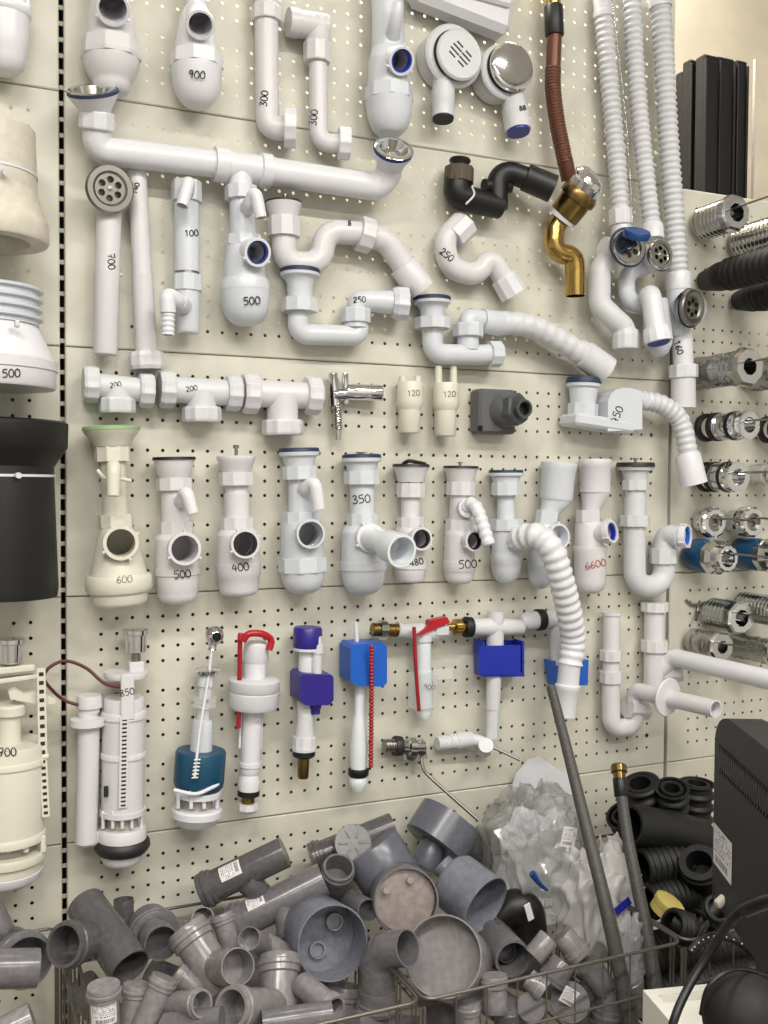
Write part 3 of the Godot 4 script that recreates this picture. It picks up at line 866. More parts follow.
	LA("outlet_end_disc", "royal", [518, 128, 0.049], [518.6, 133, 0.051], [[0, 11.8], [1, 11.4]])
	ink("88", 523, 108, 4.5, -10, [512, 92, 0.035], [518, 131, 0.05], 12.8, null, "ink", 0.7)
	# tub
	T("cistern_tray", "bright white plastic tray at the top edge above the shower drains", "tray", P(460, 0, 0.06))
	var tc := P(462, -12, 0.032); var ts := S(tc)
	var gt := Geo.new()
	gt.box(tc, Vector3(54 * ts, -8 * ts, 0), Vector3(4 * ts, 34 * ts, 0), Vector3(0, 0, 0.026), 0.02)
	part("tray_body", gt, "white")
	var gt2 := Geo.new()
	gt2.box(P(489, -8, 0.058), Vector3(24 * ts, -1 * ts, 0), Vector3(0, 11 * ts, 0), Vector3(0, 0, 0.01), 0.006)
	part("tray_insert", gt2, "white")
	# copper hose
	T("copper_hose", "copper coloured flexible hose with black sleeve and brass end, top of wall", "hose", P(554, 0, 0.04))
	LA("brass_end", "brass", [552, -25, 0.04], [553.5, 10, 0.04], [[0, 7.5], [1, 7.5]])
	LA("sleeve", "black_plastic", [553.5, 6, 0.04], [554.5, 36, 0.04], [[0, 9], [0.04, 9.5], [0.96, 9.5], [1, 9]])
	TB("smooth_tube", "copper", [[554.5, 30, 0.04], [553, 70, 0.04]], 7.5)
	hose("ribbed_tube", "copper", [[553, 68, 0.04], [553, 90, 0.04], [557, 122, 0.042], [563, 152, 0.046], [565.5, 164, 0.048]], 8.2, 3.0, 0.7)
	TB("lower_tube", "copper", [[565, 160, 0.048], [569, 180, 0.042]], 7.8)
	# brass trap
	T("brass_trap", "polished brass S shaped basin trap with chrome domed plug", "trap", P(575, 296, 0.04))
	LA("waste_body", "old_brass", [563, 217, 0.05], [583, 190, 0.085], [[0, 15], [0.1, 16], [0.62, 16.5], [0.66, 19], [0.85, 19.5], [1, 17]])
	LA("white_washer", "white_satin", [561, 219, 0.047], [564, 215, 0.052], [[0, 15.5], [1, 15.5]])
	LA("plug_collar", "steel", [580, 192, 0.08], [586, 184, 0.09], [[0, 16], [1, 16.5]])
	disc("plug", "chrome", [591, 178, 0.105], 17.5, 0.008, Vector3(0.35, 0.55, 0.75), null, 0.0, 0.12, 0.3)
	TB("s_bend", "brass", [[564, 214, 0.05], [555, 228, 0.045], [553, 252, 0.045], [574, 256, 0.05], [575.5, 272, 0.05], [575.5, 296, 0.05]], 10, {"fr": 13, "open": 2, "bore": 0.92})
func row_overflow() -> void:
	var GO := "bath overflow traps on ribbed white hoses"
	var z := 0.045
	# first: blue stopper
	T("overflow_trap", "bath overflow trap with blue stopper flap and hose, swan neck marked 50", "trap", P(625, 348, z), GO)
	hose("ribbed_hose", "white_satin", [[603, 14, 0.03], [607, 60, 0.032], [613, 120, 0.035], [617.5, 170, 0.04], [620.5, 212, 0.05]], 9.6, 6.4, 1.5)
	LA("hose_cuff", "white_satin", [602, -14, 0.03], [603.5, 18, 0.03], [[0, 9.5], [0.8, 9.2], [0.82, 10], [1, 10]])
	pipe_nut("white", [620.5, 210, 0.05], [621, 225, 0.05], 11.5, 8, "hose_nut")
	LA("inlet", "white", [621, 222, 0.05], [623, 246, 0.05], [[0, 9.5], [1, 12]])
	var dn := Vector3(-0.1, 0.12, 1)
	LA("waste_body", "white", [619, 249, 0.035], [627, 247, 0.085], [[0, 13], [0.7, 16], [1, 17]], {"open1": true})
	disc("rim_seal", "blue_rim", [629, 246.5, 0.094], 20.5, 0.006, dn, null, 0.76)
	strainer([630, 246.5, 0.099], 18.5, "steel", dn, 0.7)
	LA("side_wing", "white", [618, 252, 0.05], [603, 247, 0.05], [[0, 9], [0.6, 9], [0.65, 11], [1, 10.5]])
	var sg := Geo.new()
	var sc := P(637, 233.5, 0.118); var ss := S(sc)
	sg.lathe(sc - Vector3(-0.1, 0.85, 0.5).normalized() * (4 * ss), sc + Vector3(-0.1, 0.85, 0.5).normalized() * (3 * ss), [[0, 0], [0, 13 * ss], [0.6, 14 * ss], [1, 12.5 * ss], [1, 0]], 28)
	part("stopper", sg, "stopper_blue", null, "blue rubber bath stopper")
	TB("swan_neck", "white_satin", [[613, 256, z], [600, 268, z], [599, 304, z], [612, 317, z + 0.01], [625, 328, z + 0.015], [625.5, 342, z + 0.015]], 11, {"fr": 14})
	LA("end_nut", "white_satin", [625.5, 330, z + 0.015], [625.5, 349, z + 0.015], [[0, 12], [0.3, 13], [0.9, 13], [1, 12.5]], {"ribs": 12, "rib": 0.03})
	ink("50", 627, 326, 6, -10, [625, 318, z + 0.012], [625.5, 345, z + 0.015], 11)
	TB("chain_ring", "steel", [[633, 224, 0.08], [636, 230, 0.1]], 0.8)
	# the chain itself hangs loose beside the hose
	T("bead_chain", "thin steel bead chain hanging between the two left ribbed hoses", "chain", P(632, 220, 0.055))
	var gch := Geo.new()
	var cp := even(spline([P(609, -20, 0.07), P(617, 40, 0.07), P(625, 110, 0.07), P(629.5, 165, 0.075), P(633, 222, 0.078)], 10), 0.0052)
	for p in cp:
		gch.lathe(p - Vector3(0, 0.0019, 0), p + Vector3(0, 0.0019, 0), [[0, 0], [0.15, 0.0012], [0.5, 0.0019], [0.85, 0.0012], [1, 0]], 6)
	part("beads", gch, "chrome").set_meta("kind", "stuff")
	var gcw := Geo.new()
	var cr := []
	for p in cp: cr.append(0.0006)
	gcw.sweep(cp, cr, 5)
	part("wire", gcw, "steel")
	# second: steel waste, spout with blue seal
	T("overflow_trap", "bath overflow trap with steel strainer and blue sealed spout pointing down", "trap", P(655, 352, z), GO)
	hose("ribbed_hose", "white_satin", [[631, -20, 0.04], [635, 60, 0.042], [641, 130, 0.045], [647, 185, 0.05], [652.5, 230, 0.055]], 9.2, 6.2, 1.4)
	LA("hose_cuff", "white", [652, 224, 0.055], [653, 240, 0.06], [[0, 9.5], [0.2, 11], [1, 11]])
	LA("waste_body", "white", [651, 262, 0.045], [660, 255, 0.09], [[0, 12], [0.8, 13], [1, 13.5]], {"open1": true})
	disc("rim_seal", "blue_rim", [661, 255, 0.093], 16, 0.004, Vector3(0.1, 0.1, 1), null, 0.76)
	strainer([662, 254, 0.099], 15.5, "steel", Vector3(0.1, 0.1, 1), 0.68)
	TB("bracket_tube", "white_cool", [[652, 264, 0.045], [626, 274, 0.04], [627, 302, 0.04], [648, 306, 0.045]], 8.5, {"fr": 13})
	LA("bowl", "white_cool", [655, 300, 0.05], [660, 357, 0.055], [[0, 12], [0.5, 14.5], [0.8, 13], [0.95, 8], [1, 3]])
	TB("spout", "white", [[648, 300, 0.055], [650.5, 293, 0.09], [657, 334, 0.105]], 10.3, {"fr": 9})
	var so := LA("spout_nut", "white", [656, 328, 0.104], [658.5, 342, 0.108], [[0, 12.5], [0.5, 13.8], [1, 14]], {"ribs": 12, "rib": 0.03})
	LA("seal_ring", "royal", [658.4, 341, 0.108], [658.7, 343, 0.109], [[0, 11.5], [1, 11]], {"par": so})
	# third: dark strainer
	T("overflow_trap", "bath overflow trap with dark strainer disc on longest ribbed hose, pipe marked 160", "trap", P(683, 407, z), GO)
	hose("ribbed_hose", "white_satin", [[660, 0, 0.05], [664, 60, 0.05], [668, 130, 0.05], [673, 200, 0.05], [678.5, 276, 0.05]], 10.4, 6.2, 1.5)
	LA("hose_cuff", "white_satin", [659, -10, 0.05], [660.5, 8, 0.05], [[0, 10], [1, 11.5]])
	LA("hose_nut", "white", [678, 273, 0.05], [678.5, 290, 0.05], [[0, 12], [0.15, 13], [1, 12.5]])
	LA("tee_body", "white_cool", [678, 288, 0.05], [680, 336, 0.05], [[0, 11.5], [0.6, 12.5], [1, 9.5]])
	TB("link_arm", "white_cool", [[680, 306, 0.05], [671, 306, 0.05]], 8)
	LA("waste_body", "white", [680, 309, 0.05], [690, 308, 0.09], [[0, 12], [0.6, 15], [1, 18]], {"open1": true})
	disc("rim_seal", "rubber", [692.5, 308, 0.098], 19.5, 0.007, Vector3(0.25, -0.05, 1), null, 0.76)
	strainer([694, 307.5, 0.104], 18.6, "dull_steel", Vector3(0.25, -0.05, 1), 0.6)
	LA("pipe", "white", [682, 332, 0.05], [683.5, 368, 0.05], [[0, 9.8], [1, 10]])
	pipe_nut("white", [683, 365, 0.05], [683.3, 378, 0.05], 13.8)
	LA("tail_pipe", "white_warm", [683.3, 377, 0.05], [683.3, 408, 0.05], [[0, 12], [1, 12.3]])
	ink("160", 679, 348, 6, 70, [682, 332, 0.05], [683.5, 368, 0.05], 10)
func row_second() -> void:
	var z := 0.045
	T("double_basin_waste", "long white double basin waste pipe with two strainer cups and central tee", "pipe", P(240, 190, z))
	LA("left_cup", "white", [97, 116, 0.06], [93, 93, 0.074], [[0, 14], [0.2, 15], [0.55, 20], [0.9, 24.5], [1, 25], [1, 20], [0.4, 14], [0.4, 0]], {"open1": true})
	LA("left_rim_seal", "blue_rim", [93.2, 94, 0.0733], [92.6, 90.5, 0.0757], [[0, 20], [0, 25], [0.3, 25.8], [1, 25.5], [1, 20]], {"open0": true, "open1": true})
	LA("left_strainer", "steel", [92.6, 91, 0.0752], [92.4, 89.4, 0.0764], [[0, 25], [0.7, 24.5], [1, 23.5], [1, 18.5], [-3.5, 13], [-4, 0]], {"open0": true, "open1": true})
	pipe_nut("white", [96.5, 130, 0.055], [97, 112, 0.062], 16.5, 9, "left_nut")
	TB("left_pipe", "white", [[96.5, 128, 0.055], [97, 150, 0.045], [216, 164, 0.045]], 14, {"fr": 20})
	LA("tee", "white", [214, 164, 0.045], [270, 171.5, 0.045], [[0, 17], [0.22, 17.2], [0.24, 14.5], [0.8, 14.5], [0.82, 17], [1, 17]])
	LA("tee_branch", "white", [239, 166, 0.045], [240.5, 190, 0.045], [[0, 12.5], [1, 12.5]])
	TB("right_pipe", "white", [[268, 171, 0.045], [380, 188, 0.045], [391, 168, 0.065]], 13.2, {"fr": 18})
	LA("right_cup", "white", [389, 170, 0.06], [393, 151, 0.09], [[0, 13], [0.3, 14], [0.5, 15], [0.85, 19.5], [1, 20], [1, 16], [0.4, 11], [0.4, 0]], {"open1": true})
	LA("right_rim_seal", "blue_seal", [392.8, 152, 0.0885], [393.6, 148.6, 0.0935], [[0, 16], [0, 20], [1, 20.5], [1, 16]], {"open0": true, "open1": true})
	LA("right_strainer", "chrome", [393.5, 149.4, 0.0925], [394, 147.4, 0.0955], [[0, 20], [0.6, 20], [1, 18.8], [1, 14.5], [-2.5, 10.5], [-3, 0]], {"open0": true, "open1": true})
	T("bottle_trap", "white bottle trap marked 500 hanging under the tee of the long double waste", "trap", P(246, 325, z))
	col(241, 186, 246.5, 326, z, [["nut", "white_cool", 9, [[187, 15.5], [200, 15.5]]], ["neck", "white_cool", 0, [[199, 12], [238, 13]]], ["lower_nut", "white_cool", 9, [[236, 17], [246, 17.5]]], ["body", "white_cool", 0, [[245, 17.5], [256, 19], [284, 22]]], ["collar", "white_cool", 0, [[280, 23.5], [284, 25], [291, 25]]], ["cup", "white_cool", 0, [[290, 24.8], [300, 24.2]] + dome(302, 326, 23.8, 0.25)]])
	TB("hose_spigot", "white", [[244, 212, z], [250, 204, 0.085], [255, 191, 0.10], [261, 218, 0.103]], [8, 6], {"open": 2, "fr": 7})
	sp("outlet", "white", [258, 252.5, 0.1], [245, 250, z], 14.5, 0.8, "blue_seal", 3)
	ink("500", 252.5, 300.5, 7.5, -4, [245, 285, z], [246, 315, z], 24.6)
	# straight pipes
	z = 0.03
	T("straight_pipe", "white two piece pipe marked 700 under round steel strainer", "pipe", P(105, 354, z))
	col(109.5, 196, 105.3, 355, z, [["upper_pipe", "white_warm", 0, [[196, 12.2], [276, 12.2]]], ["lower_pipe", "white_warm", 0, [[273, 12.8], [276, 12.3], [353, 12.2], [354.5, 11.6]]]])
	LA("joint_lug", "white_warm", [117, 275, z], [122, 275, z], [[0, 2], [1, 2]])
	ink("700", 111.5, 262, 7, 86, [109, 220, z], [107, 300, z], 12.2)
	var so := strainer([110.5, 188.5, 0.068], 24, "dull_steel", Vector3(0.08, -0.12, 1), 0.62)
	so.set_meta("label", "round steel sink strainer")
	T("straight_pipe", "thin white pipe with nut at its lower end, beside the strainer pipe", "pipe", P(147, 370, z))
	z = 0.022
	col(137, 171, 147.2, 370, z, [["upper_pipe", "white_warm", 0, [[172, 9.4], [278, 9.6]]], ["lower_pipe", "white_warm", 0, [[275, 11], [278, 10.6], [354, 10.6]]], ["end_nut", "white_warm", 10, [[352, 15.5], [356, 16.8], [366, 16.8], [369.5, 15]]]])
	ink("140", 136, 188, 5, -75, [137, 171, z], [140, 230, z], 9.5)
	# spigot column
	z = 0.032
	T("drain_column", "slim white drain column marked 100 with two barbed hose spigots", "trap", P(187, 332, z))
	col(186.5, 182, 187.5, 333, z, [["cap", "white_cool", 8, [[182, 14], [202, 14.2]]], ["pipe", "white_cool", 0, [[200, 12.3], [272, 12.5]]], ["joint_ring", "dull_steel", 0, [[271, 12], [276, 12]]], ["nut", "white_cool", 9, [[275, 14], [291, 14]]], ["lower_body", "white_cool", 0, [[290, 12.8], [330, 12.3], [333, 11]]]])
	TB("upper_spigot", "white", [[187, 196, z], [187, 192, 0.06], [189, 180, 0.075], [182, 206, 0.082]], [7.5, 6], {"open": 2, "fr": 6})
	LA("spigot_collar", "white_cool", [183, 306, 0.05], [179, 302, 0.068], [[0, 9], [1, 8]])
	TB("lower_spigot", "white", [[182, 305, 0.055], [176, 300, 0.075], [167, 294, 0.085], [168, 313, 0.085]], 8, {"fr": 8})
	hose("spigot_barb", "white", [[168, 308, 0.085], [168, 335, 0.085]], 6.8, 5, 0.9, {"open": 2})
	ink("100", 192, 233, 6, -4, [187, 200, z], [187, 270, z], 12.5)
	# S trap
	z = 0.035
	T("swan_neck_trap", "white double bend basin trap with grey top rim and slanting tail", "trap", P(300, 266, z))
	col(283.5, 201, 284, 240, z, [["rim_seal", "dark_gasket", 0, [[202, 18], [204, 18.6]]], ["flange", "white_warm", 0, [[204, 18.4], [208, 17], [218, 14.5]]], ["nut", "white_warm", 9, [[218, 15.5], [237, 15.5]]]])
	bolt(285, 202, z, 8, 1.4)
	TB("double_bend", "white_warm", [[284, 232, z], [284, 264, z], [320, 264, z], [326, 231, z], [366, 234, z]], 12, {"fr": 17})
	pipe_nut("white_warm", [358, 233, z], [371, 237, z], 16.5)
	TB("tail_pipe", "white_warm", [[368, 236, z], [386, 240, z], [413, 280, z]], 12, {"fr": 22})
	LA("tail_sleeve", "white_warm", [402.5, 265, z], [421, 290, z], [[0, 14], [0.03, 14.8], [1, 14.8]])
	ink("8", 350, 223, 5, -4, [340, 232, z], [366, 234, z], 12)
	# flat trap with blue rim
	z = 0.034
	T("flat_trap", "low white basin trap with blue rim and outlet to the right marked 250", "trap", P(325, 343, z))
	col(300, 268, 299.5, 330, z, [["rim_seal", "blue_rim", 0, [[269, 19], [270, 20], [273.5, 20]]], ["flange", "white_cool", 0, [[273, 19.8], [276.5, 19.5], [279, 15.5], [285, 13], [300, 12.5]]], ["nut", "white_cool", 9, [[299, 17.3], [312, 17.3]]]])
	TB("u_pipe", "white_cool", [[299, 310, z], [297, 334, z], [360, 336, z], [357, 318, z]], 10.2, {"fr": 12})
	pipe_nut("white_cool", [356, 309, z], [356, 323, z], 14)
	LA("riser_ring", "white_cool", [356, 322, z], [356, 328, z], [[0, 12], [1, 12]])
	TB("outlet_arm", "white_cool", [[356, 312, z], [357, 300, z], [398, 303, z + 0.01]], [9.5, 12.5], {"fr": 11})
	var on := LA("outlet_nut", "white_cool", [392, 303, z + 0.008], [407, 304, z + 0.014], [[0, 14], [0.3, 16], [1, 16]], {"ribs": 10, "open1": true})
	LA("seal_ring", "blue_seal", [405.5, 303.9, z + 0.0135], [407.3, 304, z + 0.0145], [[0, 14.6], [1, 14.3]], {"par": on})
	ink("250", 360, 299.5, 5.5, -4, [357, 300, z], [398, 303, z + 0.01], 10)
	# black trap
	z = 0.04
	T("black_trap", "black plastic angled trap with brown nut and short wide outlet", "trap", P(480, 214, z))
	col(460, 160, 457, 206, z, [["inlet_lip", "black_plastic", 0, [[159, 10], [161, 11], [165, 8.5], [169, 8]]], ["nut", "old_nut", 8, [[168, 14], [183, 14.3]]]])
	TB("trough", "black_plastic", [[457.5, 180, z], [456, 196, z], [500, 207, z]], [13.5, 12], {"fr": 8})
	TB("riser", "black_plastic", [[497, 209, z], [497.5, 168, z], [545, 185, z + 0.03]], 11, {"fr": 13})
	LA("socket", "black_plastic", [525, 177, z + 0.018], [553, 189, z + 0.036], [[0, 12], [0.02, 13.5], [1, 13.8]])
	LA("collar", "black_plastic", [484, 186, z], [510, 186, z], [[0, 7], [1, 7]])
	TB("zip_tie", "white_satin", [[472, 187, z + 0.02], [474, 195, z + 0.026], [466, 204, z + 0.028]], 1.1, {"spline": true})
	# white S pipe 250
	z = 0.03
	T("s_pipe", "white S shaped pipe marked 250 with nuts on both ends", "pipe", P(470, 280, z))
	TB("pipe", "white_warm", [[461, 222, z], [444, 240, z], [449, 268, z], [476, 276, z], [490, 256, z], [512, 292, z + 0.005]], 11, {"fr": 17, "open": 2})
	pipe_nut("white_warm", [466, 224, z], [452, 238, z], 13.5, 9, "upper_nut")
	LA("lower_nut", "white", [503, 277, z + 0.003], [513.5, 295, z + 0.006], [[0, 12], [0.1, 13], [0.5, 13], [1, 13.3], [1, 10.8], [0.5, 10.8]], {"ribs": 9, "open1": true})
	ink("250", 447.5, 255, 6.5, 38, [444, 240, z], [447, 262, z], 11)
	# flat trap with flexible tail
	z = 0.034
	T("flat_trap", "low white basin trap with blue rim and flexible tail ending in a cup", "trap", P(455, 363, z))
	col(432, 296, 432.5, 350, z, [["rim_seal", "blue_rim", 0, [[297, 18], [298, 19], [301, 19]]], ["flange", "white_cool", 0, [[301, 18.8], [304, 18.5], [306, 14.5], [311, 12], [319, 11.5]]], ["nut", "white_cool", 9, [[318, 17], [329, 17]]]])
	TB("u_pipe", "white_cool", [[432.5, 326, z], [432.5, 354, z], [478, 355, z], [494, 354, z]], 10.2, {"fr": 11})
	LA("clean_out_cap", "white_cool", [488, 354, z], [499, 354, z], [[0, 12.5], [1, 12.5]], {"ribs": 9})
	pipe_nut("white_cool", [468, 324, z], [468, 337, z], 14.5)
	LA("riser", "white_cool", [468, 335, z], [468, 350, z], [[0, 11], [1, 11]])
	TB("elbow", "white_cool", [[468, 326, z], [468, 318, z], [500, 322, z]], 9.5, {"fr": 9})
	LA("hose_collar", "white_cool", [482, 321, z], [503, 324, z], [[0, 12], [0.9, 12.5], [1, 11.5]])
	hose("flexible_tail", "white_satin", [[500, 323, z], [530, 326, z + 0.01], [557, 339, z + 0.015], [585, 356, z + 0.02]], 12, 12, 0.8)
	LA("tail_cup", "white_satin", [577, 349, z + 0.018], [606, 371, z + 0.026], [[0, 12], [0.2, 12], [0.24, 14], [1, 15]])
func row_third() -> void:
	var z := 0.03
	var GF := "white tee fittings in a line"
	for t in [["white tee fitting marked 200 with three nuts, leftmost of the tees", "white_satin", 83, 153, 384, 391, 17.5, 12, 117, 413, 17, "200", "nut"], ["wide white tee fitting marked 200 between the other two tees", "white_satin", 159, 240, 389, 393.5, 18, 13, 201.5, 422, 18.5, "200", "nut"], ["largest white tee fitting with bulging branch, right of the other tees", "white_warm", 242, 319, 393, 396, 19.5, 13.5, 282.5, 435, 19.5, "", "nut"]]:
		T("tee_fitting", t[0], "pipe fitting", P((t[2] + t[3]) / 2.0, t[9], z), GF)
		var x0: float = t[2]; var x1: float = t[3]; var y0: float = t[4]; var y1: float = t[5]
		LA("run", t[1], [x0 + 4, y0, z], [x1 - 4, y1, z], [[0, t[7]], [1, t[7]]])
		LA("nut", t[1], [x0, y0, z], [x0 + 15, y0 + 0.8, z], [[0, t[6] * 0.92], [0.2, t[6]], [0.85, t[6]], [1, t[6] * 0.95]], {"ribs": 10})
		LA("nut", t[1], [x1 - 14, y1 - 0.8, z], [x1, y1, z], [[0, t[6] * 0.88], [0.2, t[6] * 0.95], [0.85, t[6] * 0.95], [1, t[6] * 0.88]], {"ribs": 10})
		LA("end_seal", "dark_gasket", [x1 - 0.5, y1, z], [x1 + 0.8, y1, z], [[0, t[6] * 0.8], [1, t[6] * 0.78]])
		LA("branch", t[1], [t[8], (y0 + y1) / 2, z], [t[8], t[9] - 8, z], [[0, t[10] * 0.8], [1, t[10] * 0.8]])
		LA("nut", t[1], [t[8], t[9] - 15, z], [t[8] + 0.3, t[9], z], [[0, t[10] * 0.95], [0.15, t[10]], [0.85, t[10]], [1, t[10] * 0.95]], {"ribs": 10})
		if t[11]: ink(t[11], x0 + 33, (y0 + y1) / 2 - 3, 5, -10, [x0, y0, z], [x1, y1, z], t[7], null, "ink", 0.4)
	z = 0.02
	T("angle_valve", "small chrome angle valve with threaded tail", "valve", P(338, 440, z))
	LA("body", "chrome", [333, 373, z], [335, 406, z], [[0, 4.6], [0.05, 5], [1, 5]])
	LA("inlet", "chrome", [345, 373, z], [346, 404, z], [[0, 3], [0.05, 3.4], [0.9, 3.4], [1, 3]])
	LA("joint", "chrome", [333, 395, z], [349, 394, z], [[0, 6.5], [1, 6.5]])
	LA("arm", "chrome", [347, 392, z], [382, 393, z + 0.012], [[0, 7.5], [0.15, 8.2], [0.95, 8.2], [1, 7.5]])
	hose("threaded_tail", "steel", [[337, 403, z], [338, 430, z]], 5, 3, 0.8)
	LA("tail_tip", "steel", [338, 429, z], [338, 440, z], [[0, 3.6], [1, 3]])
	z = 0.028
	var GN := "white twin prong hose connectors"
	for t in [["white connector marked 120 with two short stub prongs", 410, 376, 433, "120", 6], ["white connector marked 120 with two long prongs", 446, 366, 436, "120", 17]]:
		T("hose_connector", t[0], "connector", P(t[1], t[3], z), GN)
		var x: float = t[1]; var top: float = t[2] + t[5]; var bot: float = t[3]
		col(x, top, x - 1, bot, z, [["head", "ivory", 0, [[top, 12], [top + 2, 13], [top + 15, 13], [top + 19, 13.5], [top + 24, 13], [top + 28, 11]]], ["tail", "ivory", 0, [[top + 27, 11], [bot - 1, 10.8], [bot, 10]]]])
		for k in [-1, 1]: LA("prong", "ivory", [x + k * 7.5, top + 3, z], [x + k * 7.5, top - t[5], z], [[0, 3.8], [1, 3.5]], {"seg": 14})
		ink(t[4], x + 4, top + 11, 5.5, -5, [x, top, z], [x, bot, z], 13, null, "grey_ink", 0.4)
	T("wall_bracket", "dark grey plastic wall bracket with hexagonal nut and socket", "bracket", P(495, 434, 0.02))
	var c := P(493, 412, 0.022); var s := S(c)
	var g := Geo.new()
	g.box(c, Vector3(21 * s, 0, 0), Vector3(0, 22 * s, 0), Vector3(0, 0, 0.02), 0.005)
	part("base_block", g, "bracket_grey")
	LA("shroud", "bracket_grey", [500, 411, 0.03], [513, 409.5, 0.062], [[0, 17.5], [0.8, 17], [1, 15.5]])
	LA("hex_nut", "pale_dark", [511, 410, 0.058], [520, 409, 0.078], [[0, 15], [0.8, 15.5], [1, 14]], {"ribs": 6, "rib": 0.08})
	sp("socket", "pale_dark", [525, 408.5, 0.095], [517, 409, 0.07], 9.5, 0.75, "rubber")
	LA("painted_screw_hole", "hole_dark", [480, 428, 0.041], [480.4, 428, 0.0428], [[0, 2.8], [1, 2.8]], {"seg": 12})  # solid dark disc painted as the shade inside a screw hole
	# washing machine trap
	z = 0.04
	T("flat_trap", "white shower tray trap with blue rim marked 450 and flexible outlet hose", "trap", P(600, 432, z))
	col(584, 377, 582, 422, z, [["rim_seal", "blue_rim", 0, [[378, 16.5], [380, 17.5], [384, 17.5]]], ["flange", "white_cool", 0, [[384, 17.2], [387, 17], [389, 14.5], [406, 12.5]]], ["nut", "white_cool", 9, [[404, 14.5], [417, 14.5]]]])
	var g2 := Geo.new()
	var c2 := P(597, 424, z); var s2 := S(c2)
	g2.box(c2, Vector3(35 * s2, -3.5 * s2, 0), Vector3(0.5 * s2, 6 * s2, 0), Vector3(0, 0, 0.032), 0.006)
	part("trough", g2, "white_cool")
	plate("chamber", "white_cool", [[599, 432], [599, 402], [602, 395], [607, 391], [613, 389], [621, 389], [627, 391], [631, 396], [633, 403], [633, 430]], 0.012, 0.07)
	TB("loop_arm", "white_cool", [[630, 416, 0.05], [629, 393, 0.055], [646, 403, 0.055]], 8, {"fr": 9})
	hose("flexible_hose", "white_satin", [[640, 400, 0.05], [660, 404, 0.055], [677, 416, 0.06], [684, 432, 0.065], [689, 458, 0.07]], 9.8, 7, 1.0)
	LA("hose_cuff", "white", [687, 453, 0.07], [694, 484, 0.075], [[0, 11], [0.1, 12.5], [1, 13.5]])
	ink("450", 617, 414, 7.5, -66, [616, 380, 0.07], [616, 440, 0.07], -1.0)
# ---------------------------------------------------------------- cistern valves
func ladder(x0: float, y0: float, x1: float, y1: float, z: float, w: float, n: int, m: String, par: Node3D = null) -> void:
	var a := P(x0, y0, z); var b := P(x1, y1, z); var s := S(a)
	var d := (b - a).normalized()
	var r := d.cross(Vector3(0, 0, 1)).normalized()
	var g := Geo.new()
	g.box((a + b) / 2, r * (w * s / 2), d * ((b - a).length() / 2), Vector3(0, 0, 0.0015), 0.0005)
	var o := part("toothed_strip", g, m, par)
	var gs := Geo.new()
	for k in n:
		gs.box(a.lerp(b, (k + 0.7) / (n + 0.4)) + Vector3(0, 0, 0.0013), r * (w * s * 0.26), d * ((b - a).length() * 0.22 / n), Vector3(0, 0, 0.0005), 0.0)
	part("painted_slots", gs, "dark_gasket", o).set_meta("kind", "stuff")  # dark bars laid on the strip as painted shade of its openings
func push_button(x: float, y: float, z: float, hw: float, h: float) -> void:
	LA("chrome_button", "chrome", [x, y, z], [x, y + h, z], [[0, hw * 0.8], [0.02, hw], [0.2, hw], [0.24, hw * 0.84], [0.95, hw * 0.8], [1, hw * 0.7]])
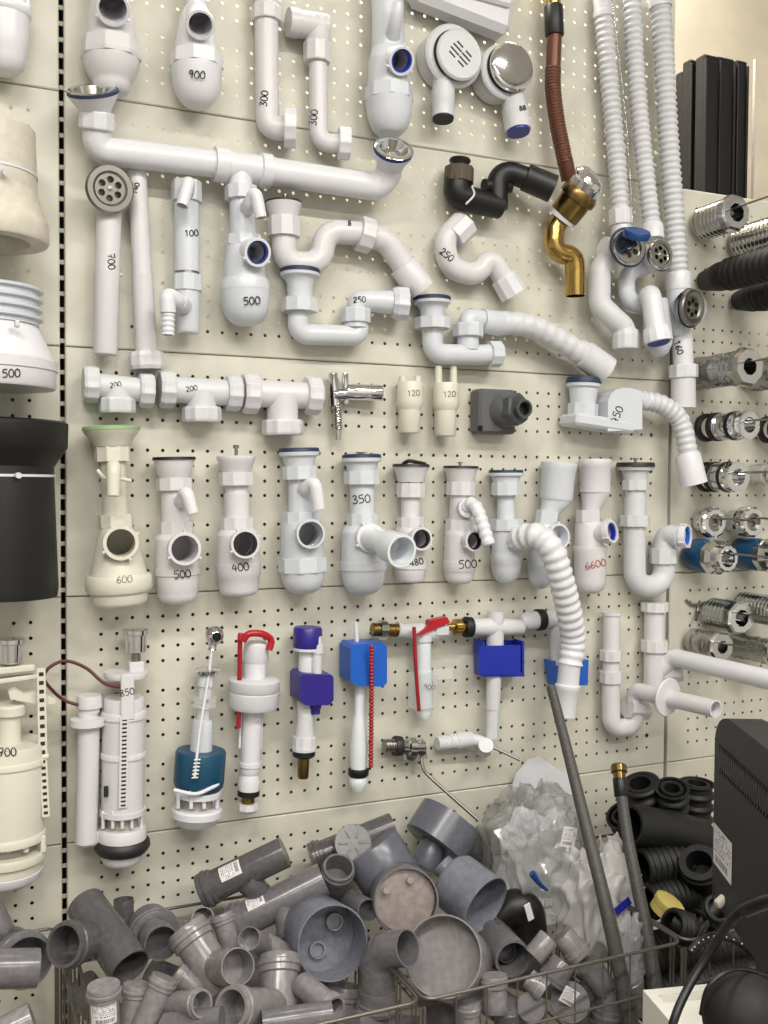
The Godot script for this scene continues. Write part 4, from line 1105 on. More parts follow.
func row_valves() -> void:
	var GV := "cistern valves hung in a row"
	var z := 0.045
	T("flush_valve", "white dual flush valve marked 850 with chrome button, overflow tube and black base seal", "valve", P(122, 862, z), GV)
	push_button(136, 629, z, 13.2, 23)
	LA("button_stem", "dull_steel", [136, 650, z], [136, 664, z], [[0, 4.6], [1, 4.6]])
	block("stem_block", "white_warm", [136, 668, z], 15, 14, 0.022)
	LA("lever_plate", "white_warm", [126, 671, z], [126, 677, z], [[0, 21], [0.4, 22], [1, 21]])
	var o := block("number_plate", "white_warm", [127.5, 697, z + 0.034], 13, 46, 0.006)
	ink("850", 127.5, 692, 6.5, -12, [127.5, 670, z + 0.037], [127.5, 720, z + 0.037], -1.0, o, "ink", 0.45)
	col(124, 697, 122, 862, z, [["top_cap", "white_warm", 0, [[697, 19], [699, 20], [712, 20]]], ["upper_collar", "white_warm", 0, [[710, 21.5], [712, 22.5], [717, 22.5]]], ["barrel", "white_warm", 0, [[716, 21], [810, 21]]], ["middle_band", "white_warm", 0, [[751, 21.8], [752, 22.3], [756, 22.3]]], ["cage_band", "white_warm", 0, [[808, 22.5], [813, 22.5]]], ["cage_core", "dull_white", 0, [[812, 15], [828, 15]]], ["skirt", "white_warm", 0, [[826, 22], [830, 24], [840, 23.5]]], ["base_seal", "dark_gasket", 0, [[838, 24], [841, 27], [846, 27.5], [851, 24]]], ["base_ring", "white_warm", 0, [[850, 21], [858, 20.5], [862, 17]]]])
	for k in 5: block("cage_post", "white_warm", [103 + k * 9.6, 820, z + [0.012, 0.026, 0.031, 0.027, 0.014][k]], 3.2, 18, 0.005)
	block("painted_window", "dark_gasket", [106, 791.5, z + 0.026], 4.5, 11, 0.004)  # dark block on the barrel, painted shade of an opening
	ladder(124.5, 717, 123, 808, z + 0.035, 9, 22, "white_warm")
	LA("overflow_cap", "white_warm", [89.5, 695, z], [89.5, 712, z], [[0, 12], [0.1, 12.6], [0.7, 12.6], [0.8, 10], [1, 10]])
	LA("overflow_flange", "white_warm", [88, 711, z], [88, 726, z], [[0, 9.5], [0.4, 9.5], [0.45, 17], [0.9, 17.5], [1, 16]])
	LA("overflow_tube", "white_warm", [89, 724, z], [86, 842, z], [[0, 10.6], [1, 10.8]])
	block("overflow_web", "white_warm", [92, 838, z - 0.005], 22, 14, 0.02, 0.002, -6)
	# red tube between the two flush valves
	T("refill_tube", "dark red rubber tube looped between the two flush valves", "tube", P(75, 690, 0.05))
	TB("tube", "maroon", [[120, 687, 0.075], [104, 683, 0.07], [86, 668, 0.055], [66, 661, 0.05], [50, 667, 0.055], [44, 678, 0.055], [52, 690, 0.055], [64, 700, 0.05], [78, 705, 0.055]], 1.7, {"spline": true, "seg": 10})
	# teal valve
	z = 0.04
	T("flush_valve", "slim flush valve with teal float cup, chrome ball knob and white pull strip", "valve", P(197, 822, z), GV)
	var bc := P(214.5, 635.5, 0.055); var bs := S(bc)
	var gb := Geo.new()
	var bp := []
	for k in 13: bp.append([0.5 - 0.5 * cos(PI * k / 12), 9.6 * bs * sin(PI * k / 12)])
	gb.lathe(bc - Vector3(0, 9.6 * bs, 0), bc + Vector3(0, 9.6 * bs, 0), bp, 24)
	part("ball_knob", gb, "chrome")
	LA("painted_knob_hole", "hole_dark", [216, 636.5, 0.066], [217.5, 637, 0.071], [[0, 4.6], [1, 4.4]], {"seg": 16})  # dark disc on the ball, painted shade of its hole
	LA("knob_neck", "chrome", [213, 643, 0.05], [212, 650, 0.05], [[0, 4.5], [0.7, 4], [1, 5]])
	TB("pull_strip", "white", [[212, 648, 0.052], [208, 680, 0.055], [200, 730, 0.07], [194.5, 778, 0.085]], 1.5, {"spline": true, "seg": 8})
	for k in 6: LA("strip_tooth", "white", [191.5 + k * 0.5, 778 - k * 3.6, 0.085], [198 + k * 0.5, 777.5 - k * 3.6, 0.085], [[0, 0.9], [1, 0.9]], {"seg": 6})
	LA("chrome_disc", "chrome", [207.5, 674, z], [207.5, 668, z], [[0, 5], [0.3, 13], [0.7, 14], [1, 11]])
	col(206.5, 672, 196, 823, z, [["threaded_stem", "white_cool", 0, [[675, 8], [686, 8], [686, 6.5], [698, 6.5]]], ["clip_frame", "clear_plastic", 0, [[696, 12], [699, 12.5], [706, 12.5], [709, 7]]], ["stem", "white_cool", 0, [[706, 6], [722, 6.5]]], ["collar", "white_cool", 0, [[720, 9], [723, 10], [730, 10]]], ["riser", "white_cool", 0, [[729, 10.6], [762, 11.2]]], ["float_cup", "teal", 0, [[750, 24], [752, 25], [782, 25], [789, 22], [791, 15]]], ["cage_top", "white", 0, [[788, 20], [790, 23], [795, 23]]], ["cage_core", "dull_white", 0, [[794, 15], [810, 15]]], ["base", "white", 0, [[807, 23], [809, 25], [815, 25], [818, 22], [823, 20], [825, 17]]]])
	for k in 4: block("cage_post", "white", [178 + k * 13, 799, z + [0.014, 0.031, 0.032, 0.018][k]], 3.6, 20, 0.005)
	TB("strap", "white", [[174, 790, z + 0.03], [195, 794, z + 0.042], [211, 788, z + 0.04], [218, 784, z + 0.03]], 2.0, {"spline": true})
	# red lever fill valve
	z = 0.04
	T("fill_valve", "white fill valve with red lever and thick round white float", "valve", P(247, 812, z), GV)
	col(257, 636, 247.5, 813, z, [["head", "white", 0, [[640, 8], [644, 12.5], [660, 13], [664, 10]]], ["neck", "white", 0, [[660, 11], [682, 11]]], ["float_lid", "white_satin", 0, [[678, 23], [680, 25.5], [689, 25.5], [691, 24]]], ["float", "white_satin", 0, [[690, 22], [692, 25], [704, 25], [708, 23]]], ["tube", "white", 0, [[706, 9.8], [765, 9.8]]], ["tube_collar", "white", 0, [[762, 11.2], [766, 11.2]]], ["lower_body", "white", 0, [[764, 9.5], [772, 10.5], [774, 9], [780, 11], [790, 10.5]]], ["seal", "rubber", 0, [[789, 9], [790, 11], [795, 11], [796, 9]]], ["thread", "old_brass", 0, [[795, 6.5], [804, 6.5]]], ["lock_nut", "white", 9, [[803, 10], [809, 10], [812, 7]]]])
	TB("lever", "red", [[243, 641, z + 0.022], [249, 634, z + 0.026], [262, 634, z + 0.026], [271, 640, z + 0.022], [269, 650, z + 0.022]], 3.6, {"spline": true, "seg": 10})
	TB("lever_rod", "crimson", [[240, 636, z + 0.015], [239.5, 680, z + 0.015], [238.5, 728, z + 0.015]], 2.4, {"spline": true, "seg": 10})
	LA("rod_knob", "red", [241, 633, z + 0.015], [240.5, 641, z + 0.015], [[0, 2.6], [0.3, 3.4], [1, 3.2]])
	for k in [-1, 1]: TB("side_clip", "white", [[252 + k * 11, 706, z], [250 + k * 10.5, 748, z]], 1.2)
	# purple fill valve
	T("fill_valve", "white fill valve with dark purple cap and purple float block", "valve", P(303, 778, z), GV)
	col(308, 627, 303, 778, z, [["cap", "purple", 0, [[627, 13], [629, 14.5], [646, 14.5], [648, 13.5]]], ["cap_ring", "white", 0, [[646, 13.8], [650, 13.8]]], ["neck", "white", 0, [[649, 8], [675, 8.5]]], ["tube", "white_satin", 0, [[700, 8.5], [722, 8.2], [732, 9.5], [738, 9.5]]], ["nut", "white", 9, [[736, 11], [748, 10.5]]], ["washer", "white_satin", 0, [[747, 12], [750, 12]]], ["seal", "rubber", 0, [[749, 10.5], [750, 11.5], [755, 11.5], [757, 9]]], ["brass_tail", "old_brass", 0, [[756, 6], [776, 5.8], [778, 5]]]])
	TB("side_tube", "white_satin", [[317, 636, z + 0.012], [316.5, 676, z + 0.014]], 5.4, {"open": 1})
	LA("side_tube_collar", "white_satin", [317, 644, z + 0.012], [317, 653, z + 0.012], [[0, 7], [1, 7]])
	plate("float_block", "purple", [[295, 674], [298, 671], [326, 672], [328, 675], [328, 697], [323, 702], [300, 702], [295, 697]], 0.014, 0.070)
	LA("float_nub", "purple", [315, 700, z + 0.01], [315, 713.5, z + 0.01], [[0, 7], [0.6, 6.5], [0.65, 5.5], [1, 5.2]])
	# light blue float
	T("fill_valve", "clear tubed fill valve with bright blue float and red toothed rod", "valve", P(358, 790, z), GV)
	plate("float", "sky_blue", [[345, 646], [348, 642], [378, 641], [381, 645], [381, 680], [377, 684], [352, 683], [345, 679]], 0.012, 0.066)
	col(360, 682, 358, 791, z, [["tube", "frosted", 0, [[682, 5], [714, 5], [718, 6.5], [728, 7.5], [745, 9], [768, 8]]], ["seal", "rubber", 0, [[768, 9], [769.5, 10.5], [774, 10.5], [776, 9]]], ["tail_nut", "frosted", 0, [[775, 7], [778, 9], [784, 9], [790, 6]]]])
	TB("upper_tube", "frosted", [[356, 622, 0.03], [357, 645, 0.035]], 2.2)
	hose("toothed_rod", "crimson", [[371.5, 645, z + 0.042], [371.5, 700, z + 0.03], [370.8, 767, z + 0.02]], 2.7, 3.6, 1.1, {"seg": 8})
	# clear valve with red lever
	z = 0.035
	T("float_valve", "side entry float valve with red lever, clear column marked 900 and threaded bolt end", "valve", P(425, 718, z), GV)
	hose("threaded_inlet", "old_brass", [[372, 629.5, z], [400, 630.5, z]], 6.8, 2.6, 0.7)
	LA("inlet_nut", "steel", [379, 630, z], [386, 630, z], [[0, 9], [1, 9]], {"ribs": 6})
	LA("arm", "white_satin", [397, 630, z], [436, 633, z], [[0, 8], [0.15, 7], [0.6, 9], [1, 8]])
	col(423, 632, 424, 718, z, [["column_head", "white_satin", 0, [[634, 9], [641, 9.5]]], ["column", "frosted", 0, [[640, 8], [712, 8.5], [718, 6]]]])
	block("paddle", "clear_plastic", [443, 674, z + 0.005], 22, 11, 0.01)
	block("sleeve", "clear_plastic", [423, 690, z + 0.008], 26, 36, 0.03)
	TB("lever_rod", "crimson", [[414, 627, z + 0.025], [416, 670, z + 0.028], [419, 711, z + 0.028]], 1.9, {"spline": true, "seg": 10})
	plate("lever", "red", [[414, 635], [427, 625.5], [428, 620], [445, 616.5], [448, 622], [431, 629], [420, 634]], z + 0.004, z + 0.022)
	block("lever_hinge", "white_satin", [440, 630, z + 0.006], 15, 10, 0.024)
	ink("900", 430, 687, 5, 2, [424, 640, z + 0.0232], [424, 718, z + 0.0232], -1.0, null, "grey_ink", 0.4)
	# royal blue float with tee
	T("fill_valve", "white tee shaped fill valve with royal blue open float box and brass inlet", "valve", P(492, 738, z), GV)
	LA("brass_inlet", "brass", [448, 627, z], [468, 627, z], [[0, 3.5], [0.25, 4], [0.3, 8], [0.6, 8.5], [0.65, 6], [1, 6]])
	LA("inlet_washer", "rubber", [464, 627, z], [471, 627, z], [[0, 9.5], [0.2, 10.5], [1, 10]])
	LA("tee_arm", "white_satin", [470, 627, z], [522, 627, z], [[0, 8], [0.3, 8.5], [0.35, 9], [0.75, 8.5], [1, 7]])
	col(496, 611, 492, 738, z, [["riser", "white_satin", 0, [[611, 8.5], [646, 8.8]]], ["lower_tube", "white_satin", 0, [[674, 7.5], [709, 7.2], [709, 6.5], [738, 6.5]]]])
	for w in [[478.5, 640, 480.5, 675], [517.5, 640, 519.5, 675]]: plate("float_side", "royal", [[w[0], w[1]], [w[2], w[1]], [w[2], w[3]], [w[0], w[3]]], 0.018, 0.052)
	plate("float_front", "royal", [[479, 646], [520, 645], [520, 675], [479, 675]], 0.050, 0.054)
	plate("float_back", "royal", [[477, 640], [518, 640], [518, 674], [477, 674]], 0.016, 0.020)
	plate("float_floor", "royal", [[479, 671], [519, 671], [519, 675], [479, 675]], 0.018, 0.052)
	# blue float half hidden by the hose
	T("fill_valve", "white fill valve with blue float half hidden behind the corrugated hose", "valve", P(565, 700, z), GV)
	LA("inlet", "white_satin", [520, 621.5, z], [538, 620, z], [[0, 7], [0.3, 7.5], [0.35, 9], [1, 9]])
	LA("inlet_washer", "rubber", [536, 620, z], [543, 619.5, z], [[0, 10], [0.2, 11], [1, 10.5]])
	LA("tee_arm", "white_satin", [542, 620, z], [572, 620, z], [[0, 8], [1, 8.5]])
	LA("riser", "white_satin", [556, 618, z], [557, 664, z], [[0, 7], [1, 7]])
	plate("float", "sky_blue", [[547, 660], [585, 659], [584, 684], [551, 685]], 0.02, 0.045)
	# metal float valves with rods
	z = 0.025
	T("brass_float_valve", "dull metal float valve with bent steel rod, lower middle of the wall", "valve", P(410, 760, z), GV)
	hose("threaded_inlet", "dull_steel", [[384, 745.5, z], [398, 745.5, z]], 6.6, 2.6, 0.7)
	LA("washer", "dark_gasket", [394, 746, z], [401, 746, z], [[0, 9.5], [0.3, 10.3], [1, 9.5]])
	LA("body", "steel", [400, 747, z], [423, 748, z], [[0, 7.5], [0.3, 7.5], [0.35, 9.5], [0.6, 10], [0.65, 7.5], [1, 8]])
	LA("valve_seat", "steel", [410, 740, z], [410, 759, z], [[0, 6], [0.3, 7.5], [0.9, 7.5], [1, 6]])
	LA("pivot", "steel", [420, 740, z], [423, 758, z], [[0, 4], [1, 4.5]])
	TB("float_rod", "dull_steel", [[421, 752, z], [423, 768, z + 0.01], [432, 779, z + 0.02], [478, 820, z + 0.07]], 1.7, {"spline": true, "seg": 10})
	T("white_float_valve", "white plastic float valve with short steel rod, above the clear bags", "valve", P(465, 752, z), GV)
	hose("threaded_inlet", "white_satin", [[437, 743.5, z], [452, 742, z]], 7.2, 3, 0.8)
	LA("body", "white_satin", [450, 742, z], [472, 739, z], [[0, 7], [0.25, 7], [0.3, 8.2], [0.9, 8], [1, 7]])
	TB("elbow", "white_satin", [[468, 739, z], [480, 741, z + 0.01], [488, 748, z + 0.015]], 6, {"fr": 8})
	LA("pivot_head", "white_satin", [483, 750, z], [486, 745, z + 0.03], [[0, 8], [1, 7.5]])
	LA("screw", "dull_steel", [456, 735, z], [466, 736, z], [[0, 2], [1, 2]])
	TB("float_rod", "dull_steel", [[488, 745, z + 0.015], [520, 760, z + 0.05]], 1.5, {"seg": 10})
	# lower P trap
	z = 0.032
	T("swan_neck_trap", "white U bend trap with rosette disc and pipe pointing out, below the trap row", "trap", P(612, 736, z))
	col(611.5, 611, 611, 690, z, [["inlet_lip", "white_warm", 0, [[612, 9.5], [615, 9.5]]], ["inlet_pipe", "white_warm", 0, [[614, 8.4], [672, 8.4]]], ["upper_nut", "white_warm", 9, [[650, 11], [660, 11]]], ["lower_nut", "white_warm", 9, [[671, 11.2], [682, 11.2]]]])
	TB("u_bend", "white_warm", [[611, 680, z], [611, 728, z], [634, 727, z], [634, 706, z]], 9, {"fr": 12})
	LA("riser_nut", "white_warm", [627, 707, z], [646, 709, z], [[0, 10.5], [1, 10.5]], {"ribs": 9})
	TB("arm", "white_warm", [[634, 708, z], [634, 690, z], [716, 709, z + 0.20]], 8.2, {"fr": 9, "open": 2})
	disc("rosette", "white_warm", [669, 697.5, z + 0.095], 19.5, 0.004, Vector3(0.25, -0.05, 1))
	# pipe with long tail
	T("waste_pipe", "white waste pipe with two nuts and long tail pipe reaching out of the wall", "pipe", P(655, 690, z))
	col(654.5, 600, 653.5, 690, z, [["upper_nut", "white_warm", 10, [[602, 13], [611, 13]]], ["pipe", "white_warm", 0, [[610, 10], [688, 10]]], ["lower_nut", "white_warm", 10, [[640, 12.6], [651, 12.6]]]])
	LA("side_nut", "white_warm", [662, 674, z], [682, 672, z + 0.02], [[0, 9], [1, 9]], {"ribs": 9})
	TB("tail_pipe", "white", [[658, 672, z], [672, 657, z + 0.02], [800, 687, 0.36]], 9.0, {"fr": 12, "open": 2})
func row_left_bay() -> void:
	T("bottle_trap", "white trap cup with side lug at the top left corner", "trap", P(6, 72, 0.045))
	col(6, -40, 5, 74, 0.045, [["body", "white", 0, [[-40, 20], [8, 21]]], ["collar", "white", 0, [[6, 23], [8, 24.5], [15, 24.5], [17, 23]]], ["cup", "white", 0, [[16, 23], [40, 22.5], [54, 21.5]] + dome(55, 75, 21, 0.25)]])
	block("lug", "white", [27, 8, 0.05], 6, 22, 0.012)
	T("pan_connector", "cream toilet pan connector with flared foot and cable tie, left edge", "connector", P(-12, 248, 0.08))
	col(-12, 118, -12, 244, 0.085, [["barrel", "cream", 0, [[126, 40], [129, 45], [170, 46.5], [192, 47]]]])
	LA("flare", "cream", [-12, 190, 0.085], [-12, 242, 0.085], [[0, 47], [0.2, 49], [0.55, 56], [0.62, 58], [0.95, 58.5], [1, 57], [1, 40], [0.4, 36], [0.4, 0]], {"open1": true, "seg": 40})
	var zt := LA("cable_tie", "white_satin", [-12, 173, 0.085], [-12, 175.5, 0.085], [[0, 47.4], [1, 47.4]], {"seg": 40})
	LA("tie_lock", "white_satin", [4, 172, 0.158], [6, 172, 0.165], [[0, 3.5], [1, 3.5]], {"par": zt})
	T("pan_connector", "white toilet pan connector with ribbed neck marked 500, left edge", "connector", P(-10, 388, 0.08))
	var pr := []
	for k in 4: pr += [[287 + k * 9.5, 48], [288 + k * 9.5, 50.5], [290.5 + k * 9.5, 50.5], [291.5 + k * 9.5, 46.5], [296 + k * 9.5, 46.5]]
	col(-10, 286, -10, 390, 0.085, [["ribbed_neck", "pale_white", 0, pr], ["cone", "white", 0, [[324, 44], [328, 47], [352, 59], [361, 62]]], ["rim", "white_warm", 0, [[359, 62], [361, 65], [370, 65], [371, 63.5], [386, 63.5], [388, 62]]]])
	block("cone_clip", "white_satin", [17, 324, 0.168], 5, 7, 0.012)
	ink("500", 12, 373, 8, -3, [-10, 360, 0.085], [-10, 388, 0.085], 63.7)
	T("pan_connector", "black toilet pan pipe with flared top and cable tie, left edge", "connector", P(-4, 598, 0.08))
	col(0, 418, -2, 598, 0.085, [["flared_top", "black_plastic", 0, [[420, 61], [422, 65.5], [446, 65], [450, 62], [466, 52]]], ["barrel", "black_plastic", 0, [[465, 52], [480, 52.5], [588, 58], [596, 57]]]])
	var z2 := LA("cable_tie", "white_satin", [0, 474, 0.085], [0, 476.5, 0.085], [[0, 53], [1, 53]], {"seg": 40})
	LA("tie_lock", "white_satin", [17, 475.5, 0.16], [19, 475.5, 0.168], [[0, 3], [1, 3]], {"par": z2})
	# flush valve of the left bay
	var z := 0.06
	T("flush_valve", "ivory flush valve marked 700 with chrome button at the left edge", "valve", P(5, 880, z))
	push_button(11, 638, z, 14.5, 25)
	LA("button_stem", "dull_steel", [11, 660, z], [11, 668, z], [[0, 5], [1, 5]])
	block("top_bar", "ivory", [8, 669, z], 50, 7, 0.03, 0.002, -2)
	block("upper_bar", "ivory", [12, 679, z], 54, 5, 0.02, 0.002, -4)
	ladder(41, 668, 43, 758, z + 0.03, 8.5, 10, "ivory")
	ladder(43, 757, 46, 817, z + 0.03, 7.5, 9, "ivory")
	plate("lever_arm", "ivory", [[8, 691], [14, 688], [24, 693], [36, 690], [56, 698], [55, 703], [38, 703], [20, 700], [10, 698]], z + 0.004, z + 0.02)
	col(10, 700, 9, 750, z + 0.005, [["inner_tube", "ivory", 0, [[704, 13], [706, 15], [714, 15], [716, 11], [750, 11.5]]]])
	col(6, 740, 4, 882, z, [["barrel", "ivory", 0, [[742, 38], [745, 39], [832, 38]]], ["band", "ivory", 0, [[756, 39.6], [757, 40.2], [762, 40.2]]], ["cage_band", "ivory", 0, [[830, 39], [833, 40.5], [838, 40]]], ["cage_core", "dull_white", 0, [[837, 29], [852, 29]]], ["base_band", "ivory", 0, [[849, 40], [852, 41], [858, 40], [860, 37], [868, 36.5]]], ["base_ring", "white", 0, [[867, 34], [869, 37], [876, 36], [881, 30]]]])
	for k in 3: block("cage_post", "ivory", [9 + k * 17, 844, z + [0.05, 0.046, 0.03][k]], 5, 17, 0.006)
	LA("strip_guide", "ivory", [34, 756, z + 0.024], [49, 756.5, z + 0.03], [[0, 3], [1, 3]])
	ink("700", 8, 752, 8, -3, [6, 740, z], [5, 800, z], 39.3)
# ---------------------------------------------------------------- right bay: couplings on long hooks, profiles behind the panel
func lw(called: String, m: String, a: Vector3, b: Vector3, prof: Array, ribs := 0, par: Node3D = null, rib := 0.06) -> MeshInstance3D:
	var g := Geo.new()
	g.lathe(a, b, prof, 28, ribs, rib)
	return part(called, g, m, par)
func hung(label: String, u: float, v: float, z0: float, length: float, hw: float, kind: String, group: String) -> void:
	var a := P(u, v, z0); var s := S(a); var r := hw * s
	var b := a + Vector3(0, 0, length)
	var L := func(t: float) -> Vector3: return a.lerp(b, t)
	T("coupling" if kind != "rubber" else "rubber_sleeve", label, "coupling" if kind != "rubber" else "sleeve", a, group)
	if kind == "ribbed":
		var pts := even([a, b], r * 0.075)
		var rr := []
		for i in pts.size(): rr.append(r * (0.86 + 0.12 * [0.0, 0.6, 1.0, 0.6][i % 4]))
		var g := Geo.new()
		g.sweep(pts, rr, 26)
		g.cap(a, Vector3(0, 0, -1), rr[0], 26)
		part("ribbed_body", g, "steel")
		lw("end_nut", "chrome", L.call(0.9), b + Vector3(0, 0, 0.012), [[0, r * 0.6], [0, r * 0.95], [0.2, r * 1.02], [0.85, r * 0.98], [1, r * 0.85], [1, r * 0.5], [-1.8, r * 0.48], [-1.8, 0]], 8)
	elif kind == "bands":
		lw("body", "chrome", a, b, [[0, 0], [0, r * 0.9], [0.5, r * 0.92], [0.52, r], [0.8, r], [0.82, r * 0.93], [0.9, r * 0.93], [0.92, r * 1.02], [0.99, r], [1, r * 0.8], [1, r * 0.55], [0.8, r * 0.5], [0.8, 0]])
		for k in 3:
			var t: float = [0.06, 0.3, 0.68][k]
			lw("black_band", "rubber", L.call(t), L.call(t + 0.09), [[0, r * 0.9], [0.1, r * 1.04], [0.9, r * 1.04], [1, r * 0.9]])
		for k in 5: lw("groove_ring", "steel", L.call(0.42 + k * 0.045), L.call(0.44 + k * 0.045), [[0, r * 0.9], [0.5, r * 1.0], [1, r * 0.9]])
	elif kind == "nut":
		lw("tail", "steel", a, L.call(0.5), [[0, 0], [0, r * 0.8], [1, r * 0.8]])
		lw("collar", "chrome", L.call(0.4), L.call(0.62), [[0, 0], [0, r * 0.95], [0.5, r * 1.05], [1, r * 0.95], [1, 0]])
		lw("hex_nut", "chrome", L.call(0.6), b, [[0, 0], [0, r], [0.15, r * 1.05], [0.8, r * 1.05], [1, r * 0.9], [1, r * 0.6], [0.1, r * 0.55], [0.1, 0]], 12, null, 0.05)
		lw("inner_ring", "dull_steel", L.call(0.68), L.call(0.92), [[0, r * 0.3], [0, r * 0.58], [1, r * 0.58], [1, r * 0.32], [0.3, r * 0.3], [0.3, 0]])
	elif kind == "foil":
		var pts := even([a, b], 0.004)
		var rr := []
		for i in pts.size(): rr.append(r * (0.88 + 0.1 * rng.randf()))
		var g := Geo.new()
		g.sweep(pts, rr, 20)
		for i in g.v.size(): g.v[i] += Vector3(rng.randf_range(-1, 1), rng.randf_range(-1, 1), 0) * 0.0012
		g.cap(a, Vector3(0, 0, -1), rr[0], 20)
		part("wrapped_body", g, "film_steel")
		lw("end_collar", "steel", L.call(0.84), b, [[0, r * 0.9], [0.2, r * 1.04], [0.7, r * 1.04], [1, r * 0.9], [1, r * 0.45], [-2, r * 0.4], [-2, 0]], 8)
	elif kind == "blue":
		lw("sleeve", "film_blue", a, L.call(0.55), [[0, 0], [0, r * 0.96], [0.1, r], [0.95, r], [1, r * 0.95], [1, 0]])
		lw("collar", "steel", L.call(0.54), L.call(0.8), [[0, r * 0.8], [0.1, r * 0.98], [0.6, r], [1, r * 0.8], [1, r * 0.6]], 8)
		lw("hex_nut", "chrome", L.call(0.78), b, [[0, r * 0.7], [0.1, r * 0.82], [0.8, r * 0.78], [1, r * 0.7], [1, r * 0.5], [-0.9, r * 0.45], [-0.9, 0]], 12, null, 0.05)
	elif kind == "rubber":
		var pts := even([a, b], 0.0028)
		var rr := []
		for i in pts.size():
			var t := float(i) / pts.size()
			rr.append(r * (minf(0.62 + t * 1.5, 0.92) + (0.12 * [0.0, 0.6, 1.0, 1.0, 0.6, 0.0][i % 6] if t > 0.3 else 0.0)))
		var g := Geo.new()
		g.sweep(pts, rr, 22)
		ends(g, pts, rr[0], rr[-1], 2, 22)
		part("ribbed_body", g, "rubber")
	lw("hook_rod", "dull_steel", a - Vector3(0, -r * 0.3, z0), b + Vector3(0, r * 0.3, 0.11), [[0, 0], [0, 0.0022], [1, 0.0022], [1, 0]])
func row_right_bay() -> void:
	var G := "metal couplings on wall hooks"
	var z := 0.012
	hung("ribbed steel coupling on top hook, beside the black profiles' foot", 703, 224, z, 0.085, 17, "ribbed", G)
	hung("ribbed steel coupling on top hook at the right edge", 741, 243, z, 0.16, 17, "ribbed", G)
	hung("black rubber sleeve with tapered tip, upper of the two", 704, 281, z, 0.24, 15.5, "rubber", "black rubber sleeves on hooks")
	hung("black rubber sleeve partly hidden below the tapered one", 738, 301, z, 0.2, 15, "rubber", "black rubber sleeves on hooks")
	hung("film wrapped steel coupling beside the white pipe marked 160", 697, 374, z, 0.15, 17, "foil", G)
	hung("film wrapped steel coupling at right edge, above the black banded one", 752, 376, z, 0.15, 16, "foil", G)
	hung("chrome coupling with black rubber bands, below the film wrapped pair", 702, 428, z, 0.135, 13.5, "bands", G)
	hung("chrome coupling with black bands at the very right edge", 764, 430, z, 0.12, 13, "bands", G)
	hung("chrome threaded coupling beside the white hose cuff", 704, 477, z, 0.10, 14.5, "bands", G)
	hung("chrome coupling touching the right edge, above the hexagonal nuts", 755, 474, z, 0.1, 12.5, "nut", G)
	hung("short chrome hexagonal nut beside the blue sealed trap outlet", 702, 522, z, 0.04, 14, "nut", G)
	hung("chrome hexagonal nut above the right blue sleeve", 733, 521, z, 0.06, 14, "nut", G)
	hung("blue wrapped coupling with chrome nut, left of the two blue ones", 694, 555, z, 0.10, 16.5, "blue", G)
	hung("blue wrapped coupling at right edge, right of the other blue one", 741, 553, z, 0.12, 16, "blue", G)
	hung("steel coupling with bright ring, below the blue wrapped pair", 712, 613, z, 0.075, 16, "ribbed", G)
	hung("steel ribbed coupling at right edge, below the blue wrapped pair", 742, 606, z, 0.12, 15, "ribbed", G)
	hung("film wrapped coupling just above the long white tail pipe", 694, 641, z, 0.085, 13.5, "foil", G)
	hung("film wrapped coupling above the tail pipe at right edge", 737, 645, z, 0.12, 13, "foil", G)
	T("wall_hook", "bare wire hook with crossbar on the right bay", "hook", P(700, 603, 0.0))
	TB("crossbar", "dull_steel", [[686, 600, 0.004], [694, 605, 0.006], [712, 601, 0.006], [724, 602, 0.006]], 1.4, {"spline": true, "seg": 8})
	TB("prong", "dull_steel", [[699, 603, 0.005], [697, 612, 0.006], [696, 620, 0.02]], 1.6, {"spline": true, "seg": 8})
	# black profiles standing behind the right bay, their tops above it
	var GB := "black rubber profiles behind the right bay"
	var names := ["shortest black rubber profile, left end of the upright bundle", "black rubber profile second from the left in the upright bundle", "tallest black rubber profile in the upright bundle", "wide black rubber profile in the middle right of the upright bundle", "narrow recessed black rubber profile of the upright bundle", "flat black rubber profile at the right end of the upright bundle"]
	var spec := [[684, 695, 69, -0.16, 0.022], [692, 708, 57, -0.115, 0.026], [706, 723, 52, -0.07, 0.03], [721, 738, 54, -0.112, 0.024], [735, 744, 60, -0.155, 0.02], [741, 752, 57, -0.105, 0.014]]
	for k in spec.size():
		var q: Array = spec[k]
		var pl := P(q[0], q[2], q[3]); var prr := P(q[1], q[2], q[3])
		var c := Vector3((pl.x + prr.x) / 2, pl.y / 2, q[3] - 0.02)
		T("rubber_profile", names[k], "profile", Vector3(c.x, 0, c.z), GB)
		var g := Geo.new()
		g.box(c, Vector3((prr.x - pl.x) / 2, 0, 0), Vector3(0, pl.y / 2, 0), Vector3(0, 0, q[4] / 2), 0.004)
		part("web", g, "profile_black")
		for e in [-1, 1]:
			var gf := Geo.new()
			gf.box(c + Vector3(e * (prr.x - pl.x) * 0.42, -0.006, q[4] * 0.5), Vector3(0.003, 0, 0), Vector3(0, pl.y / 2 - 0.006, 0), Vector3(0, 0, 0.006), 0.002)
			part("lip", gf, "profile_black")
	T("pale_strip", "thin pale strip at right of the black rubber profiles", "strip", Vector3(P(754, 60, -0.1).x, 0, -0.1))
	var sx := P(753.5, 60, -0.1)
	slab("strip", Vector3(sx.x - 0.0012, 0, -0.1), Vector3(sx.x + 0.0012, sx.y, -0.092), "cream")
	T("gold_box", "small gold box edge peeping between the hose and the black profiles", "box", P(683, 115, -0.25))
	slab("box_body", P(680, 200, -0.3) + Vector3(0, -2.0, -0.02), P(686, 93, -0.3), "old_brass")
	slab("box_line", P(680, 116, -0.298), P(686, 113, -0.294), "cream")
